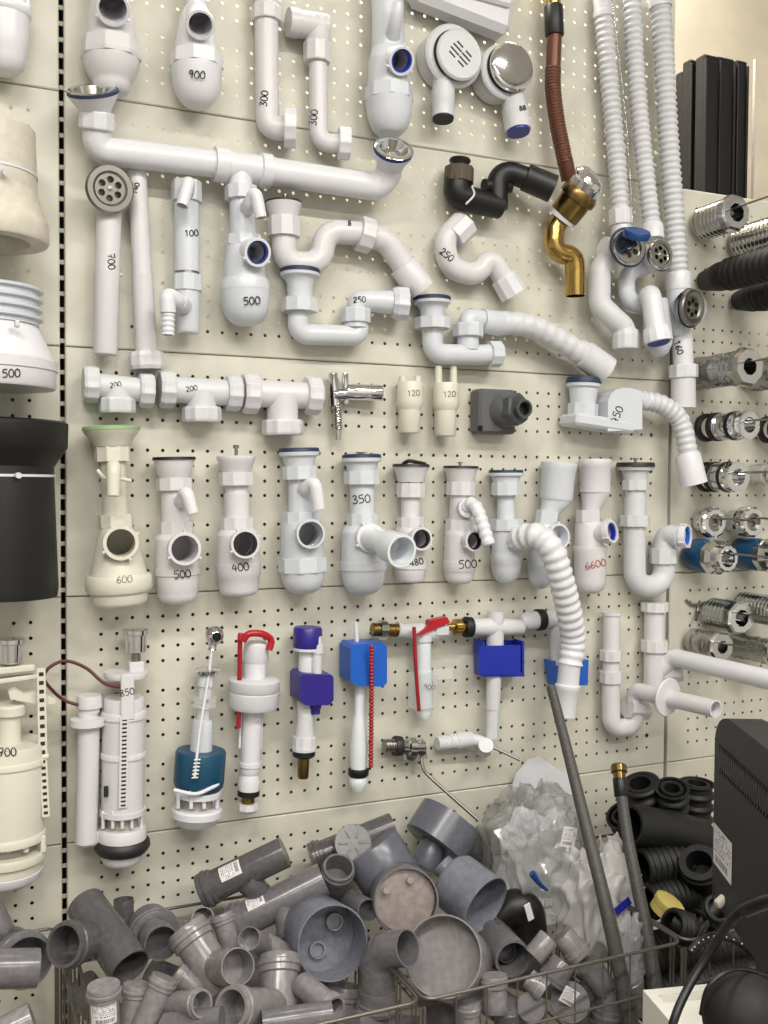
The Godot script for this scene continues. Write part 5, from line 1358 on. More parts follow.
# ---------------------------------------------------------------- wire baskets and what lies in them
# straight run of drain pipe: sock 1 = socket collar at start, 2 = at end; open likewise
func gt(called: String, m: String, a: Array, b: Array, hw, o := {}) -> MeshInstance3D:
	var A := Q(a); var B := Q(b); var s := S((A + B) / 2.0)
	var h0: float = (hw[0] if hw is Array else hw) * s
	var h1: float = (hw[1] if hw is Array else hw) * s
	var L := (B - A).length()
	var sock: int = o.get("sock", 0); var open: int = o.get("open", 0)
	var bore: float = o.get("bore", 0.9); var deep: float = minf(o.get("deep", 1.6) * h1 / L, 0.92)
	var cl: float = minf(0.9 * h1 / L, 0.4)
	var pr := []
	if open & 1: pr += [[deep * 0.6, 0.0], [deep * 0.6, h0 * bore], [0.0, h0 * bore]]
	else: pr += [[0.0, 0.0]]
	if sock & 1: pr += [[0, h0 * 1.1], [0.02, h0 * 1.13], [cl * 0.35, h0 * 1.13], [cl * 0.42, h0 * 1.2], [cl * 0.62, h0 * 1.2], [cl * 0.7, h0 * 1.12], [cl, h0 * 1.12], [cl * 1.08, h0]]
	else: pr += [[0.0, h0 * 0.985], [0.012, h0]]
	if sock & 2: pr += [[1 - cl * 1.08, h1], [1 - cl, h1 * 1.12], [1 - cl * 0.7, h1 * 1.12], [1 - cl * 0.62, h1 * 1.2], [1 - cl * 0.42, h1 * 1.2], [1 - cl * 0.35, h1 * 1.13], [0.98, h1 * 1.13], [1, h1 * 1.1]]
	else: pr += [[0.988, h1], [1, h1 * 0.985]]
	if open & 2: pr += [[1, h1 * bore], [1 - deep, h1 * bore], [1 - deep, 0.0]]
	else: pr += [[1.0, 0.0]]
	var g := Geo.new()
	g.lathe(A, B, pr, o.get("seg", 34))
	return part(called, g, m, o.get("par"), o.get("label", ""))
# printed paper sticker bent round a pipe
func sticker(a: Array, b: Array, hw: float, t0: float, t1: float, centre: Array, span: float, par: Node3D, called := "paper_label") -> void:
	var A := Q(a); var B := Q(b); var s := S((A + B) / 2.0)
	var d := (B - A).normalized()
	var u := d.cross(Vector3.UP if absf(d.y) < 0.9 else Vector3(0, 0, 1)).normalized(); var w := d.cross(u)
	var q := onto(centre[0], centre[1], A, d, hw * s) - A
	var an := atan2(q.dot(w), q.dot(u))
	var g := Geo.new()
	g.lathe(A.lerp(B, t0), A.lerp(B, t1), [[0, hw * s + 0.0006], [1, hw * s + 0.0006]], 10, 0, 0.0, an - span / 2, an + span / 2)
	part(called, g, "label_print", par)
func PF(label: String, at: Array, category := "pipe fitting", called := "drain_fitting") -> void:
	T(called, label, category, Q(at), "grey drain fittings in the baskets")
func basket(called_label: String, x0: float, x1: float, z0: float, z1: float, y0: float, y1: float) -> void:
	T("wire_basket", called_label, "basket", Vector3((x0 + x1) / 2, y0, (z0 + z1) / 2), "wire baskets under the wall")
	var rod := func(nm: String, a: Vector3, b: Vector3, r: float) -> void:
		var g := Geo.new()
		g.lathe(a, b, [[0, 0], [0, r], [1, r], [1, 0]], 10)
		part(nm, g, "basket_wire")
	var c := [Vector3(x0, y1, z0), Vector3(x1, y1, z0), Vector3(x1, y1, z1), Vector3(x0, y1, z1)]
	var g := Geo.new()
	var ring := fil([(c[0] + c[1]) / 2, c[1], c[2], c[3], c[0], (c[0] + c[1]) / 2], 0.018)
	var rr := []
	for p in ring: rr.append(0.0026)
	g.sweep(ring, rr, 10)
	part("rim", g, "basket_wire")
	for yy in [y1 - 0.07, y1 - 0.14]:
		rod.call("rail", Vector3(x0, yy, z1), Vector3(x1, yy, z1), 0.0022)
	var n := int((x1 - x0) / 0.045)
	for k in range(1, n):
		var x := lerpf(x0, x1, float(k) / n)
		rod.call("wire", Vector3(x, y1, z1), Vector3(x, y0, z1), 0.0012)
		rod.call("floor_wire", Vector3(x, y0, z0), Vector3(x, y0, z1), 0.0017)
	for k in 8:
		var zz := lerpf(z0, z1, (k + 0.5) / 8.0)
		for x in [x0, x1]: rod.call("side_wire", Vector3(x, y1, zz), Vector3(x, y0, zz), 0.0017)
	for s in [[c[0], "corner_wire"], [c[1], "corner_wire"], [c[2], "corner_wire"], [c[3], "corner_wire"]]:
		rod.call(s[1], Vector3(s[0].x, y0, s[0].z), Vector3(s[0].x, y1 - 0.01, s[0].z), 0.0026)
	for s in [[0, 1], [1, 2], [2, 3], [3, 0]]:
		rod.call("base_wire", Vector3(c[s[0]].x, y0, c[s[0]].z), Vector3(c[s[1]].x, y0, c[s[1]].z), 0.0026)
	# shelf bracket to the posts behind
	for x in [x0 + 0.01, x1 - 0.01]:
		rod.call("bracket", Vector3(x, y0 + 0.004, 0.0), Vector3(x, y0 + 0.004, z1), 0.004)
func row_bins() -> void:
	basket("wire basket with larger grey drain fittings, under the left of the wall", 0.0, 0.418, 0.025, 0.45, 0.575, 0.777)
	basket("wire basket with grey caps, small fittings and clear bags", 0.424, 0.868, 0.025, 0.45, 0.575, 0.777)
	basket("wire basket at the left edge with grey pipes", -0.47, -0.02, 0.025, 0.45, 0.575, 0.777)
	# --- left bay
	PF("grey pipe end lying level at the left edge of the photo", [20, 985, 0.32])
	gt("barrel", "g_mid", [-40, 970, 0.32], [38, 968, 0.32], 19)
	PF("grey ring socket behind the level pipe at the left edge", [25, 980, 0.2])
	gt("socket", "g_mid", [10, 950, 0.14], [27, 962, 0.21], 23, {"open": 2, "sock": 2, "bore": 1.0})
	PF("slim grey pipe leaning at the left edge above the ring socket", [5, 940, 0.12])
	gt("barrel", "g_mid", [-10, 905, 0.12], [10, 948, 0.14], 12)
	PF("shiny grey pipe end in the bottom left corner", [15, 1030, 0.37])
	gt("barrel", "g_light", [-30, 1050, 0.37], [33, 1018, 0.37], 16)
	# --- left basket
	PF("large dark grey Y branch with open mouths facing left and down", [110, 970, 0.2])
	gt("main_pipe", "g_dark", [85, 904, 0.12], [130, 968, 0.235], [19.5, 21], {"open": 2})
	gt("branch", "g_dark", [99, 940, 0.17], [64, 945, 0.225], 19, {"sock": 2, "open": 2, "bore": 0.93})
	PF("short upright dark pipe stub behind the Y branch", [124, 945, 0.1])
	gt("stub", "g_dark", [123.5, 899, 0.09], [124.5, 955, 0.1], 10, {"open": 1})
	PF("grey elbow with wide collar and open mouth beside the Y branch", [160, 955, 0.16])
	gt("collar", "g_mid", [149, 924, 0.12], [155, 935, 0.16], 21, {"sock": 2})
	gt("mouth", "g_mid", [153, 932, 0.15], [161.5, 943, 0.21], 17, {"open": 2})
	gt("arm", "g_mid", [158, 932, 0.13], [196, 940, 0.13], 15)
	PF("grey elbow with thick collar and round mouth facing out, left basket", [215, 985, 0.28])
	gt("body", "g_light", [186, 928, 0.22], [224, 990, 0.28], 19, {"sock": 1})
	gt("mouth", "g_light", [216, 968, 0.26], [238, 966.5, 0.34], 17.5, {"open": 2, "bore": 0.92})
	PF("small dark mouthed pipe below the left labelled pipe", [203, 925, 0.12])
	gt("barrel", "g_mid", [194, 930, 0.06], [203, 919, 0.15], 11.5, {"open": 2})
	PF("small grey elbow standing between the two labelled pipes", [226, 940, 0.2])
	gt("body", "g_light", [221, 914, 0.2], [231, 948, 0.22], 10.5, {"sock": 1})
	PF("small grey pipe with thin walled mouth above the tee", [250, 950, 0.26])
	gt("barrel", "g_light", [268, 948, 0.2], [249, 938.5, 0.28], 11, {"open": 2, "bore": 0.93})
	PF("grey cone reducer leaning on the tee", [268, 945, 0.22])
	gt("cone", "g_light", [284, 960, 0.22], [262, 940, 0.22], [16, 10])
	PF("grey tee with thick collar on top, front of the left basket", [279, 1010, 0.32])
	gt("upright_run", "g_light", [279, 956, 0.27], [279, 1040, 0.34], 19, {"sock": 1})
	gt("branch", "g_light", [279, 1006, 0.31], [231, 1008, 0.37], 18, {"sock": 2, "open": 2})
	PF("wide blue grey end cap with two round bosses inside its mouth", [330, 975, 0.24])
	var cap := gt("cap", "g_blue", [313, 929, 0.165], [333, 943, 0.275], 35.5, {"open": 2, "bore": 0.955, "deep": 1.2})
	for c in [[335, 922], [318, 950]]:
		gt("boss", "g_blue", [c[0] - 3, c[1] - 2, 0.20], [c[0], c[1], 0.222], 8.5, {"open": 2, "par": cap, "bore": 0.75, "deep": 0.5})
	PF("grey pipe with paper label and socket end, uppermost on the left", [240, 885, 0.1])
	var pa := gt("barrel", "g_dark", [201, 892, 0.09], [285, 852, 0.13], 15.5, {"sock": 1})
	sticker([201, 892, 0.09], [285, 852, 0.13], 15.5, 0.28, 0.52, [226, 872], 1.0, pa)
	gt("side_stub", "g_dark", [245, 880, 0.12], [262, 895, 0.12], 12)
	PF("grey pipe with paper label and side branch, below the uppermost one", [280, 915, 0.18])
	var pb := gt("barrel", "g_mid", [231, 926, 0.12], [324, 879, 0.15], 17, {"sock": 1})
	sticker([231, 926, 0.12], [324, 879, 0.15], 17, 0.22, 0.4, [252, 902], 0.9, pb)
	gt("branch", "g_mid", [281, 902, 0.14], [291, 938, 0.18], 11.5, {"sock": 2})
	PF("grey access pipe with round screw cap embossed with a star", [352, 860, 0.08])
	gt("barrel", "g_dark", [311, 859, 0.06], [393, 826, 0.08], 13.5, {"sock": 1})
	var cp := gt("screw_cap", "g_dark", [349, 848, 0.08], [353, 843, 0.14], 18)
	var cc := P(353.1, 842.9, 0.1412); var cs := S(cc); var cd := (Q([353, 843, 0.14]) - Q([349, 848, 0.08])).normalized()
	var cu := cd.cross(Vector3.UP).normalized(); var cw := cd.cross(cu)
	for k in 6:
		var ra := cu * cos(TAU * k / 6) + cw * sin(TAU * k / 6)
		var g := Geo.new()
		g.box(cc + ra * (10 * cs), ra * (4.5 * cs), cd * 0.0012, cd.cross(ra) * (1.0 * cs), 0.0004)
		part("star_rib", g, "g_dark", cp)
	PF("grey socket with oval mouth facing up under the screw cap", [339, 882, 0.15])
	gt("socket", "g_mid", [333, 892, 0.13], [339, 867, 0.17], 14, {"open": 2, "sock": 2, "bore": 0.95})
	PF("dark blue grey bowl shaped cap behind the pinkish dish", [385, 885, 0.12])
	gt("cap", "g_bluedark", [370, 846, 0.14], [396, 888, 0.17], 31, {"open": 2, "bore": 0.95})
	PF("round shallow cap with pinkish dusty inside and three bumps", [406, 930, 0.18])
	var dish := gt("rim", "g_mid", [399, 893, 0.19], [406.5, 901.5, 0.26], 32.5, {"open": 2, "bore": 0.94, "deep": 0.35})
	gt("dusty_floor", "g_pink", [403, 898, 0.235], [405, 900, 0.2492], 30.4, {"par": dish})
	for c in [[386, 890], [410, 880], [430, 897]]: gt("bump", "g_pink", [c[0], c[1], 0.246], [c[0] + 0.5, c[1] + 0.5, 0.254], 3.4, {"par": dish, "seg": 16})
	PF("grey round cap tilted towards the left, front of the basket corner", [450, 985, 0.3])
	var d2 := gt("rim", "g_light", [459, 966, 0.255], [443, 956, 0.35], 38, {"open": 2, "bore": 0.955, "deep": 0.55})
	gt("dusty_floor", "g_dusty", [452, 962, 0.30], [449, 959.6, 0.3165], 36, {"par": d2})
	PF("small open pipe end between the wide blue cap and pinkish dish", [367, 915, 0.2])
	gt("barrel", "g_mid", [348, 899, 0.15], [368, 910.5, 0.235], 11, {"open": 2})
	PF("grey bend with open mouth facing right and collar below", [380, 1005, 0.3])
	TB("bend", "g_mid", [[408, 948, 0.36], [377, 951, 0.31], [378, 1004, 0.31]], 17.5, {"open": 1, "fr": 22, "seg": 30, "bore": 0.92})
	gt("collar", "g_mid", [378, 988, 0.31], [378, 1009, 0.31], 18.5, {"sock": 2})
	PF("flat grey reducer lying on edge at the back of the basket", [440, 850, 0.1])
	gt("wide_ring", "g_bluedark", [451, 818, 0.09], [434, 845, 0.10], 33, {"open": 1, "bore": 0.94})
	gt("narrow_stub", "g_bluedark", [435, 842, 0.1], [424, 868, 0.11], 14)
	PF("dark pipe end behind the flat reducer", [465, 850, 0.07])
	gt("barrel", "g_dark", [478, 862, 0.03], [461, 838, 0.06], 17, {"open": 2})
	PF("blue grey reducer cup with narrow stub and wide mouth facing right", [475, 925, 0.24])
	gt("narrow_stub", "g_blue", [441, 864, 0.17], [458, 882, 0.195], 11.5)
	gt("cup", "g_blue", [453, 880, 0.19], [486, 906, 0.258], [28, 31], {"open": 2, "bore": 0.955})
	PF("black elbow with white tag inside the clear bag", [522, 930, 0.2], "pipe fitting")
	TB("elbow", "black_plastic", [[498, 915, 0.2], [526, 902, 0.22], [530, 940, 0.22]], 18, {"fr": 18})
	block("white_tag", "white", [529, 912, 0.262], 7, 18, 0.002, 0.0005, -18)
	PF("grey pipe with open mouth facing out, below the bagged elbow", [512, 975, 0.3])
	gt("barrel", "g_mid", [492, 936, 0.23], [513, 959, 0.32], 18.5, {"open": 2, "bore": 0.84})
	gt("inner_pipe", "g_dark", [502, 948, 0.27], [507, 953, 0.29], 10, {"open": 2})
	var small := [["short pale grey pipe piece, left of the three behind the front wire", [533, 957, 0.34], [549, 938, 0.34], 11, 0], ["pale grey pipe piece with round end, middle of the three behind the wire", [551, 983, 0.37], [564, 961, 0.37], 13, 1], ["pale grey pipe piece leaning right behind the wire, beside the white bag", [562, 934, 0.33], [580, 957, 0.35], 12, 2], ["small tee with shiny collar under the front wire", [528, 978, 0.38], [544, 992, 0.4], 10, 2], ["grey collar fitting under the left end of the front wire", [494, 975, 0.38], [496, 1012, 0.39], 12, 1], ["grey pipe end low in the basket near the corner", [468, 1000, 0.36], [470, 1040, 0.36], 12, 1], ["grey pipe end low in the basket, second from the corner", [508, 1004, 0.37], [506, 1044, 0.37], 13, 1], ["round grey cap facing out low in the basket", [534, 1010, 0.36], [531, 1007, 0.4], 14, 0], ["grey cap with white paper label low in the basket", [574, 1006, 0.34], [570, 1002, 0.39], 19, 0], ["grey pipe piece leaning right low in the basket", [588, 964, 0.37], [604, 988, 0.38], 13, 0], ["grey pipe end at the right end of the basket, low", [610, 985, 0.38], [606, 1020, 0.38], 14, 2], ["grey socket low at the right end, under the long grey hose", [628, 975, 0.36], [640, 1010, 0.36], 12, 1]]
	small += [["dark grey socket deep in the basket corner behind the tilted cap", [436, 985, 0.16], [446, 1030, 0.2], 20, 1], ["dark grey pipe deep behind the low pipe ends", [470, 985, 0.18], [520, 1020, 0.2], 16, 0], ["dark grey pipe deep under the black elbow", [500, 965, 0.12], [560, 985, 0.14], 17, 0], ["dark grey cap deep at the right end of the basket", [590, 1000, 0.2], [585, 1020, 0.26], 20, 0]]
	for q in small:
		PF(q[0], q[2])
		var o := gt("barrel", "g_light" if q[3] < 12.5 else "g_mid", q[1], q[2], q[3], {"sock": q[4], "open": q[4] & 2})
		if "label" in q[0]: block("paper_label", "label_print", [570, 997, 0.393], 22, 16, 0.0015, 0.0003, 35, {"par": o})
	var low := [["labelled grey pipe standing at the front left of the left basket", [103.5, 985, 0.33], [106, 1045, 0.33], 14.5, 1], ["plain grey pipe standing next to the labelled one", [137, 984, 0.31], [129, 1045, 0.32], 12.2, 1], ["grey pipe leaning left at the front of the left basket", [165, 977, 0.33], [140, 1035, 0.34], 12.5, 1], ["short grey pipe with mouth facing right near the basket front", [168, 1004, 0.33], [202, 1003.5, 0.39], 12, 2], ["thin grey collar pipe behind the leaning one", [176, 972, 0.26], [206, 996, 0.28], 9.5, 1], ["grey pipe lying flat at the bottom below the short one", [165, 1024, 0.36], [222, 1018, 0.4], 11, 0], ["shiny pale grey socket pipe under the wide blue cap", [302, 984, 0.32], [334, 1010, 0.39], 12.5, 2], ["grey pipe lying low in front of the tee", [262, 1024, 0.38], [332, 1014, 0.4], 13, 0], ["dark grey collar half hidden under the wide blue cap", [345, 985, 0.24], [340, 1020, 0.25], 16, 1], ["grey pipe end deep in the basket left of the tee", [210, 985, 0.2], [225, 1030, 0.2], 14, 0], ["dusty grey pipe low beside the bend's collar", [418, 1030, 0.3], [352, 1024, 0.33], 13, 0]]
	low += [["dark grey pipe deep at the left end of the left basket", [80, 985, 0.16], [120, 1030, 0.16], 17, 0], ["dark grey pipe deep behind the standing pipes", [150, 975, 0.12], [210, 1000, 0.12], 17, 0], ["dark grey pipe deep behind the tee", [240, 960, 0.1], [300, 1010, 0.12], 18, 0], ["dark grey socket deep behind the bend", [300, 965, 0.10], [335, 1010, 0.12], 20, 0]]
	for q in low:
		PF(q[0], q[2])
		var o := gt("barrel", "g_light" if q[4] != 0 else "g_mid", q[1], q[2], q[3], {"sock": q[4], "open": q[4] & 2})
		if q[0].begins_with("labelled"): sticker(q[1], q[2], 14.6, 0.18, 0.55, [103, 1006], 1.9, o)
# crumpled plastic film: a slack pouch of creased facets
func bag(called: String, label: String, c: Array, rx: float, ry: float, rz: float, m: String, sd: int, crease := 0.1, fine := 26) -> MeshInstance3D:
	T(called, label, "bag", Q(c) - Vector3(0, ry * S(Q(c)), 0))
	var o := Q(c); var s := S(o)
	var f2 := FastNoiseLite.new()
	f2.seed = sd; f2.frequency = 0.55
	var rn := RandomNumberGenerator.new()
	rn.seed = sd
	var nu := fine; var nv := int(fine * 0.7)
	var ps := []
	for i in nv + 1:
		for j in nu:
			var th := PI * (i + (rn.randf_range(-0.35, 0.35) if i > 0 and i < nv else 0.0)) / nv
			var ph := TAU * (j + rn.randf_range(-0.35, 0.35)) / nu
			var d := Vector3(sin(th) * cos(ph), cos(th), sin(th) * sin(ph))
			var k := 1.0 + rn.randf_range(-crease, crease) + 0.5 * f2.get_noise_3dv(d * 2.0)
			var w := o + Vector3(signf(d.x) * pow(absf(d.x), 0.75) * rx * s, signf(d.y) * pow(absf(d.y), 0.8) * ry * s, d.z * rz) * k
			w.z = maxf(w.z, 0.006)
			ps.append(w)
	var g := Geo.new()
	for i in nv:
		for j in nu:
			var q := [ps[i * nu + j], ps[i * nu + (j + 1) % nu], ps[(i + 1) * nu + (j + 1) % nu], ps[(i + 1) * nu + j]]
			var out: Vector3 = (q[0] + q[1] + q[2] + q[3]) / 4.0 - o
			if (i + j) % 2 == 0:
				g.face([q[0], q[1], q[2]], out); g.face([q[0], q[2], q[3]], out)
			else:
				g.face([q[0], q[1], q[3]], out); g.face([q[1], q[2], q[3]], out)
	return part("film", g, m)
func pouch(label: String, c: Array, rx: float, ry: float, rz: float, m: String, sd: int, fold := 0.3) -> MeshInstance3D:
	# softly folded film bag with a gathered, open neck at the top
	T("plastic_bag", label, "bag", Q(c) - Vector3(0, ry * S(Q(c)), 0))
	var o := Q(c); var s := S(o)
	var fn := FastNoiseLite.new()
	fn.seed = sd; fn.frequency = 0.8; fn.fractal_type = FastNoiseLite.FRACTAL_RIDGED; fn.fractal_octaves = 2; fn.fractal_gain = 0.35
	var nu := 84; var nv := 52
	var g := Geo.new()
	for i in nv + 1:
		for j in nu + 1:
			var th := 0.12 + (PI - 0.12) * i / nv; var ph := TAU * j / nu
			var d := Vector3(sin(th) * cos(ph), cos(th), sin(th) * sin(ph))
			var k := 1.0 + fold * fn.get_noise_3d(d.x * 1.9, d.y * 1.1, d.z * 1.9)
			if d.y > 0.6: k *= 1.0 + 0.25 * (d.y - 0.6) * sin(ph * 9.0 + sd)
			var w := o + Vector3(signf(d.x) * pow(absf(d.x), 0.8) * rx * s, signf(d.y) * pow(absf(d.y), 0.85) * ry * s, d.z * rz) * k
			w.z = maxf(w.z, 0.006)
			g.put(w, d)
	for i in nv:
		for j in nu:
			var a := i * (nu + 1) + j
			g.quad(a, a + 1, a + nu + 2, a + nu + 1)
	var acc := PackedVector3Array(); acc.resize(g.v.size())
	for t in range(0, g.ix.size(), 3):
		var q := -(g.v[g.ix[t + 1]] - g.v[g.ix[t]]).cross(g.v[g.ix[t + 2]] - g.v[g.ix[t]])
		for e in 3: acc[g.ix[t + e]] += q
	for i in nv + 1:
		acc[i * (nu + 1)] += acc[i * (nu + 1) + nu]; acc[i * (nu + 1) + nu] = acc[i * (nu + 1)]
	for i in g.v.size():
		if acc[i].length_squared() > 0: g.n[i] = acc[i].normalized()
	return part("film", g, m)
func row_bags() -> void:
	T("paper_sheet", "plain white paper sheet standing behind the clear bags", "paper", P(540, 785, 0.02))
	plate("sheet", "white", [[512, 786], [516, 774], [528, 760], [540, 756], [556, 768], [571, 776], [575, 792], [560, 830], [520, 830]], 0.018, 0.020)
	pouch("large dull clear plastic bag slumped against the pegboard", [532, 842, 0.09], 52, 48, 0.06, "film", 3, 0.22)
	bag("plastic_bag", "crinkled clear plastic bag with small print tag in front of the dull one", [538, 868, 0.18], 40, 56, 0.05, "film_clear", 11, 0.11, 30)
	block("print_tag", "label_print", [569, 837, 0.27], 17, 20, 0.0012, 0.0003, 14)
	pouch("whitish crumpled bag with blue print between the two grey hoses", [597, 902, 0.24], 36, 46, 0.06, "film_white", 23, 0.34)
	block("blue_print", "royal", [623, 906, 0.315], 20, 9, 0.001, 0.0003, -28)
	pouch("bright shiny bag behind the shorter grey hose", [625, 868, 0.12], 26, 26, 0.04, "film_white", 31, 0.34)
	pouch("clear flat bag hanging low at the basket's right end", [632, 950, 0.36], 15, 30, 0.02, "film_clear", 41, 0.25)
	T("blue_wrapper", "small bright blue glossy wrapper inside the clear bag", "wrapper", P(538, 883, 0.262))
	TB("wrapper", "stopper_blue", [[532, 873, 0.245], [539, 883, 0.247], [547, 890, 0.245]], [3.5, 1.5], {"spline": true})
	# long grey hoses standing in front
	T("grey_hose", "long grey braided hose leaning from the wall down into the basket", "hose", P(640, 1060, 0.4))
	TB("hose_body", "grey_hose", [[551, 687, 0.14], [566, 745, 0.21], [587, 830, 0.30], [608, 915, 0.38], [628, 1010, 0.425], [640, 1070, 0.43]], [5.4, 8.2], {"spline": true, "open": 1})
	T("grey_hose", "shorter grey hose with brass nut and black sleeve, among the black rubber", "hose", P(657, 1000, 0.36))
	TB("hose_body", "grey_hose", [[621, 792, 0.25], [628, 840, 0.29], [638, 890, 0.34], [648, 940, 0.38], [658, 1005, 0.42]], [5.6, 7.2], {"spline": true})
	LA("sleeve", "black_plastic", [619.5, 778, 0.24], [621.5, 797, 0.252], [[0, 6.4], [0.05, 7], [0.95, 7], [1, 6.4]])
	LA("brass_nut", "old_brass", [618.5, 765, 0.228], [619.8, 780, 0.242], [[0, 7], [0.1, 7.8], [0.5, 7.8], [0.55, 6], [1, 6]], {"ribs": 6})
func row_corner() -> void:
	var GR := "black rubber cuffs heaped in the corner"
	basket("wire basket at the right holding black rubber cuffs", 0.874, 1.36, 0.025, 0.45, 0.575, 0.777)
	var cuffs := [["flared black rubber cuff, left of the heap's top", [652, 838, 0.12], [640, 783, 0.14], [15, 24]], ["flared black rubber cuff standing at the heap's top right", [690, 845, 0.12], [697, 783, 0.13], [14, 22]], ["upright black rubber cuff between the two flared ones", [668, 830, 0.16], [672, 788, 0.19], [16, 18]], ["dark rubber cuff at the left foot of the heap", [640, 850, 0.08], [622, 815, 0.10], [16, 18]]]
	for q in cuffs:
		T("rubber_cuff", q[0], "rubber cuff", Q(q[1]), GR)
		hose("ribbed_wall", "rubber", [q[1], [(q[1][0] + q[2][0]) / 2.0 + 1.5, (q[1][1] + q[2][1]) / 2.0, (q[1][2] + q[2][2]) / 2.0], q[2]], (q[3][0] + q[3][1]) / 2.0, 12.0, 4.5, {"open": 2, "seg": 28})
		gt("lip", "rubber", q[1], q[2], [q[3][0] * 0.8, q[3][1] * 0.62], {"open": 2, "bore": 0.7, "deep": 1.0})
	var rolls := [["wide smooth black cuff lying across the heap", [[630, 825, 0.22], [700, 838, 0.22]], 20, 40.0, 0.6], ["black ribbed sleeve lying below the smooth cuff", [[640, 868, 0.24], [706, 862, 0.24]], 20, 7.0, 2.2], ["black ribbed sleeve with thin rings under the ring mouth", [[648, 902, 0.27], [700, 892, 0.27]], 18, 6.0, 2.0], ["stack of curved black rings in the wire loop", [[672, 925, 0.38], [704, 938, 0.4]], 17, 6.5, 2.6], ["stack of black rings standing beside the black monitor", [[702, 922, 0.34], [718, 908, 0.36]], 14, 6.0, 2.2], ["dark ribbed sleeve deep under the rings", [[640, 960, 0.3], [764, 940, 0.3]], 24, 7.0, 2.0], ["dark ribbed sleeve at the bottom of the heap", [[640, 1000, 0.34], [762, 975, 0.34]], 22, 7.0, 2.0]]
	for q in rolls:
		T("rubber_sleeve", q[0], "sleeve", Q(q[1][0]), GR)
		hose("ribbed_body", "rubber", [q[1][0], [(q[1][0][0] + q[1][1][0]) / 2.0, (q[1][0][1] + q[1][1][1]) / 2.0 - 2, q[1][0][2]], q[1][1]], q[2], q[3], q[4], {"open": 3, "seg": 26})
	T("rubber_cuff", "black rubber cuff with thick round lip facing up, beside the monitor", "rubber cuff", P(702, 890, 0.3), GR)
	gt("wall", "rubber", [707, 892, 0.27], [699, 862, 0.31], [15, 17.5], {"open": 2, "sock": 2, "bore": 0.72})
	T("yellow_plug", "pale yellow plug of two stacked discs on the black rubber", "plug", P(670, 915, 0.33))
	LA("lower_disc", "pale_yellow", [663, 913, 0.33], [666.5, 908, 0.334], [[0, 13], [0.1, 15], [0.9, 15], [1, 13.5]])
	LA("groove", "pale_yellow", [666, 909, 0.333], [668.5, 905.5, 0.336], [[0, 15], [1, 15]])
	LA("upper_disc", "pale_yellow", [668, 906, 0.335], [671.5, 901, 0.339], [[0, 14], [0.1, 16], [0.8, 16], [1, 14]])
	# monitor seen from the back edge
	var D := (af + ax * (46.0 / FOC)); D.y = 0; D = D.normalized()
	var e1 := -D
	var e3 := e1.cross(Vector3.UP).normalized()
	if e3.dot(ax) < 0: e3 = -e3
	var far := P(712, 900, 0.5)
	var top: float = P(712, 712, 0.5).y
	T("monitor", "black computer monitor seen from behind, right edge of the photo", "monitor", far + e1 * 0.2)
	var h := top - far.y
	var g := Geo.new()
	var ol := []
	for k in 7: ol.append(Vector2(0.075 - 0.075 * cos(PI / 2 * k / 6.0), h - 0.045 + 0.05 * sin(PI / 2 * k / 6.0)))
	ol += [Vector2(0.29, h + 0.006), Vector2(0.29, 0.005), Vector2(0, 0.005)]
	var at := func(q: Vector2, w: float) -> Vector3: return far + e1 * q.x + Vector3(0, q.y, 0) + e3 * w
	for w in [[0.0, -1.0], [0.05, 1.0]]:
		var ps := []
		for q in ol: ps.append(at.call(q, w[0]))
		g.face(ps, e3 * w[1])
	for i in ol.size():
		var a: Vector2 = ol[i]; var b: Vector2 = ol[(i + 1) % ol.size()]
		var mid := (a + b) / 2 - Vector2(0.2, h / 2)
		g.face([at.call(a, 0.0), at.call(b, 0.0), at.call(b, 0.05), at.call(a, 0.05)], e1 * mid.x + Vector3.UP * mid.y)
	part("rear_shell", g, "monitor_black")
	for k in 24:
		var gv := Geo.new()
		var c: Vector3 = at.call(Vector2(0.03 + k * 0.0105, h - 0.062), -0.0012)
		gv.box(c, e1 * 0.0028 + Vector3(0, 0.004, 0), Vector3(0, 0.016, 0) - e1 * 0.005, e3 * 0.0012, 0.0005)
		part("vent_fin", gv, "black_plastic")
	var gl := Geo.new()
	var s0 := 0.006; var s1 := 0.095
	gl.face([at.call(Vector2(s0, h - 0.225), -0.001), at.call(Vector2(s1, h - 0.225), -0.001), at.call(Vector2(s1, h - 0.165), -0.001), at.call(Vector2(s0, h - 0.165), -0.001)], -e3)
	part("rating_label", gl, "label_print")
	var st := Geo.new()
	var low_y: float = P(643, 990, 0.52).y - 0.0115
	var post := (far.y + 0.005 - low_y) / 2.0
	st.box(Vector3((far + e1 * 0.2).x, low_y + post, (far + e1 * 0.2).z) + e3 * 0.03, e1 * 0.05, Vector3(0, post, 0), e3 * 0.015, 0.004)
	part("stand_post", st, "monitor_black")
	# white cabinet in front
	var cz := 0.52
	var cc := P(643, 990, cz)
	T("white_cabinet", "white cabinet corner with raised rim at the bottom right", "cabinet", Vector3(cc.x, 0, cz))
	slab("carcass", Vector3(cc.x, 0.0, cz), Vector3(cc.x + 0.55, cc.y - 0.012, cz + 0.5), "cabinet_white")
	for q in [["back_rim", Vector3(cc.x, cc.y - 0.012, cz), Vector3(cc.x + 0.55, cc.y, cz + 0.016)], ["side_rim", Vector3(cc.x, cc.y - 0.012, cz + 0.016), Vector3(cc.x + 0.014, cc.y, cz + 0.5)]]:
		slab(q[0], q[1], q[2], "cabinet_white")
	cur.rotation.y = deg_to_rad(-13.0)
	# things on the cabinet
	var by := cc.y - 0.012
	T("round_shell", "round black shell resting on the white cabinet, bottom right corner", "shell", P(750, 1040, 0.75))
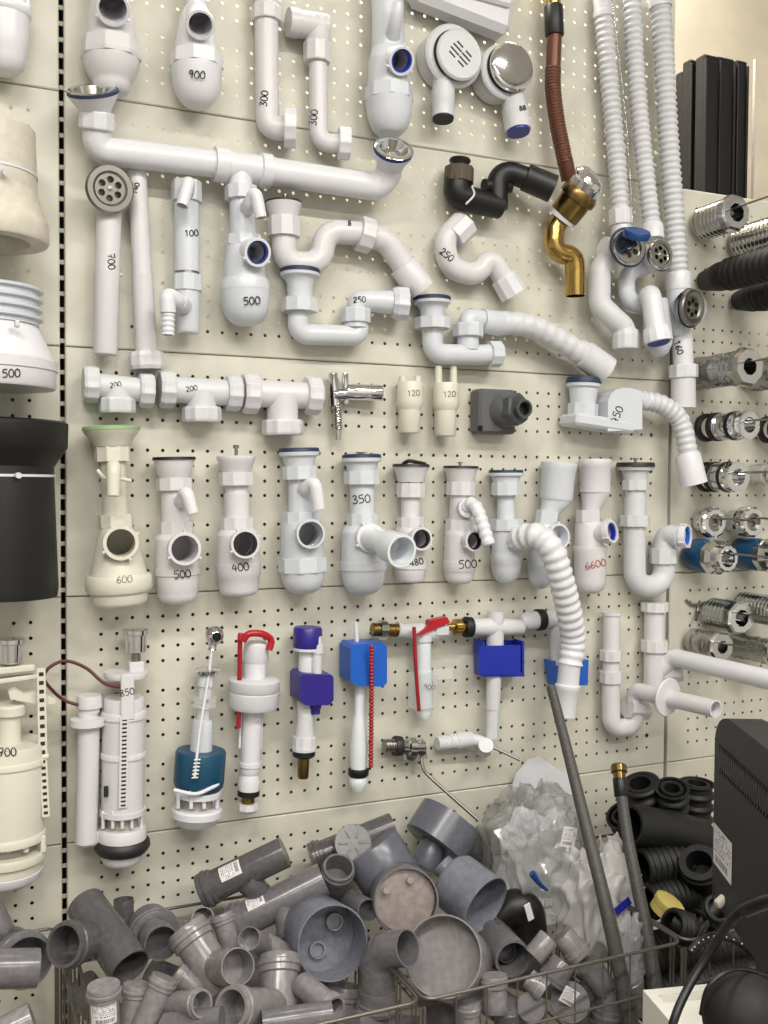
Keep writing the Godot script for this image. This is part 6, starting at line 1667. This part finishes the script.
	LA("dome", "soft_black", [754, 1034, 0.745], [741, 1006, 0.80], [[0, 44], [0.3, 45], [0.6, 43], [0.8, 38], [0.95, 29], [1.03, 18], [1.06, 6]], {"seg": 40})
	TB("seam", "black_plastic", [[701, 1014, 0.77], [709, 986, 0.78], [736, 969, 0.78], [768, 975, 0.76]], 2.2, {"spline": true})
	T("perforated_strap", "black perforated strap with pale dots arching over the dark object", "strap", P(700, 945, 0.55))
	TB("band", "black_plastic", [[690, 952, 0.5], [700, 942, 0.5], [714, 936, 0.5], [730, 938, 0.5], [745, 946, 0.5], [757, 958, 0.5]], 4.2, {"spline": true})
	for k in 11:
		var t := k / 10.0
		var pts := spline([Vector3(692, 949, 0), Vector3(701, 940, 0), Vector3(714, 935, 0), Vector3(730, 937, 0), Vector3(748, 946, 0)], 10)
		var q: Vector3 = pts[int(t * (pts.size() - 1))]
		LA("dot", "white_satin", [q.x, q.y + 1, 0.502], [q.x, q.y + 1, 0.5075], [[0, 0.9], [1, 0.8]], {"seg": 8})
	T("power_cable", "thick black cable hanging in front of the white cabinet", "cable", P(672, 1024, 0.66))
	TB("cable", "black_plastic", [[664, 1060, 0.76], [674, 1020, 0.76], [688, 988, 0.75], [708, 955, 0.75], [732, 920, 0.77], [752, 905, 0.80], [790, 895, 0.86]], [4.2, 4.6], {"spline": true, "seg": 14})
	hose("strain_relief", "black_plastic", [[744, 911, 0.785], [768, 901, 0.82]], 7, 4, 1.2)
	T("video_cable", "dark cable with cream connector under the monitor", "cable", P(725, 905, 0.56))
	LA("connector", "cream", [717, 905, 0.55], [724, 898, 0.55], [[0, 4], [0.2, 5], [1, 4.5]])
	TB("connector_neck", "cream", [[722, 899, 0.55], [731, 912, 0.555]], 3.2)
	LA("plug", "black_plastic", [729, 910, 0.555], [738, 914, 0.56], [[0, 5], [0.2, 6.5], [1, 6]])
	TB("cable", "black_plastic", [[736, 913, 0.56], [752, 916, 0.56], [790, 916, 0.56]], 3.4, {"spline": true})
	block("socket_block", "monitor_black", [733, 893, 0.53], 24, 14, 0.05)
func _ready() -> void:
	var yaw := 0.41022; var pit := -0.03196; var rol := 0.00636
	af = Vector3(sin(yaw) * cos(pit), sin(pit), -cos(yaw) * cos(pit))
	var r := Vector3(cos(yaw), 0, sin(yaw)); var u := r.cross(af)
	ax = r * cos(rol) + u * sin(rol); ay = u * cos(rol) - r * sin(rol)
	var cam := Camera3D.new()
	cam.name = "camera"
	cam.fov = rad_to_deg(2.0 * atan(512.0 / FOC))
	cam.near = 0.02; cam.far = 30.0
	add_child(cam)
	cam.transform = Transform3D(Basis(ax, ay, -af), EYE)
	cam.current = true
	var we := WorldEnvironment.new()
	we.name = "environment"
	var e := Environment.new()
	e.background_mode = Environment.BG_COLOR
	e.background_color = Color(0.02, 0.02, 0.02)
	e.tonemap_mode = Environment.TONE_MAPPER_LINEAR
	e.tonemap_exposure = 1.04
	e.sdfgi_enabled = true; e.ssao_enabled = true; e.ssil_enabled = true
	we.environment = e
	add_child(we)
	rng.seed = 7
	materials()
	var glow := mat("lamp_glow", Color(1, 1, 1), 0.5)
	glow.emission_enabled = true; glow.emission = Color(1.0, 0.97, 0.92); glow.emission_energy_multiplier = 2.0
	var day := Color(1.0, 0.985, 0.955)
	tube_lamp(-0.5, 1.8, 0.6, 4.0, day)
	tube_lamp(1.0, 1.8, 0.6, 3.8, day)
	tube_lamp(-0.5, 3.2, 0.6, 3.6, day)
	tube_lamp(1.0, 3.2, 0.6, 3.6, day)
	tube_lamp(0.7, -0.14, 0.6, 3.0, day)
	room()
	row_bottle_traps()
	row_top()
	row_overflow()
	row_second()
	row_third()
	row_valves()
	row_left_bay()
	row_right_bay()
	row_bins()
	row_bags()
	row_corner()
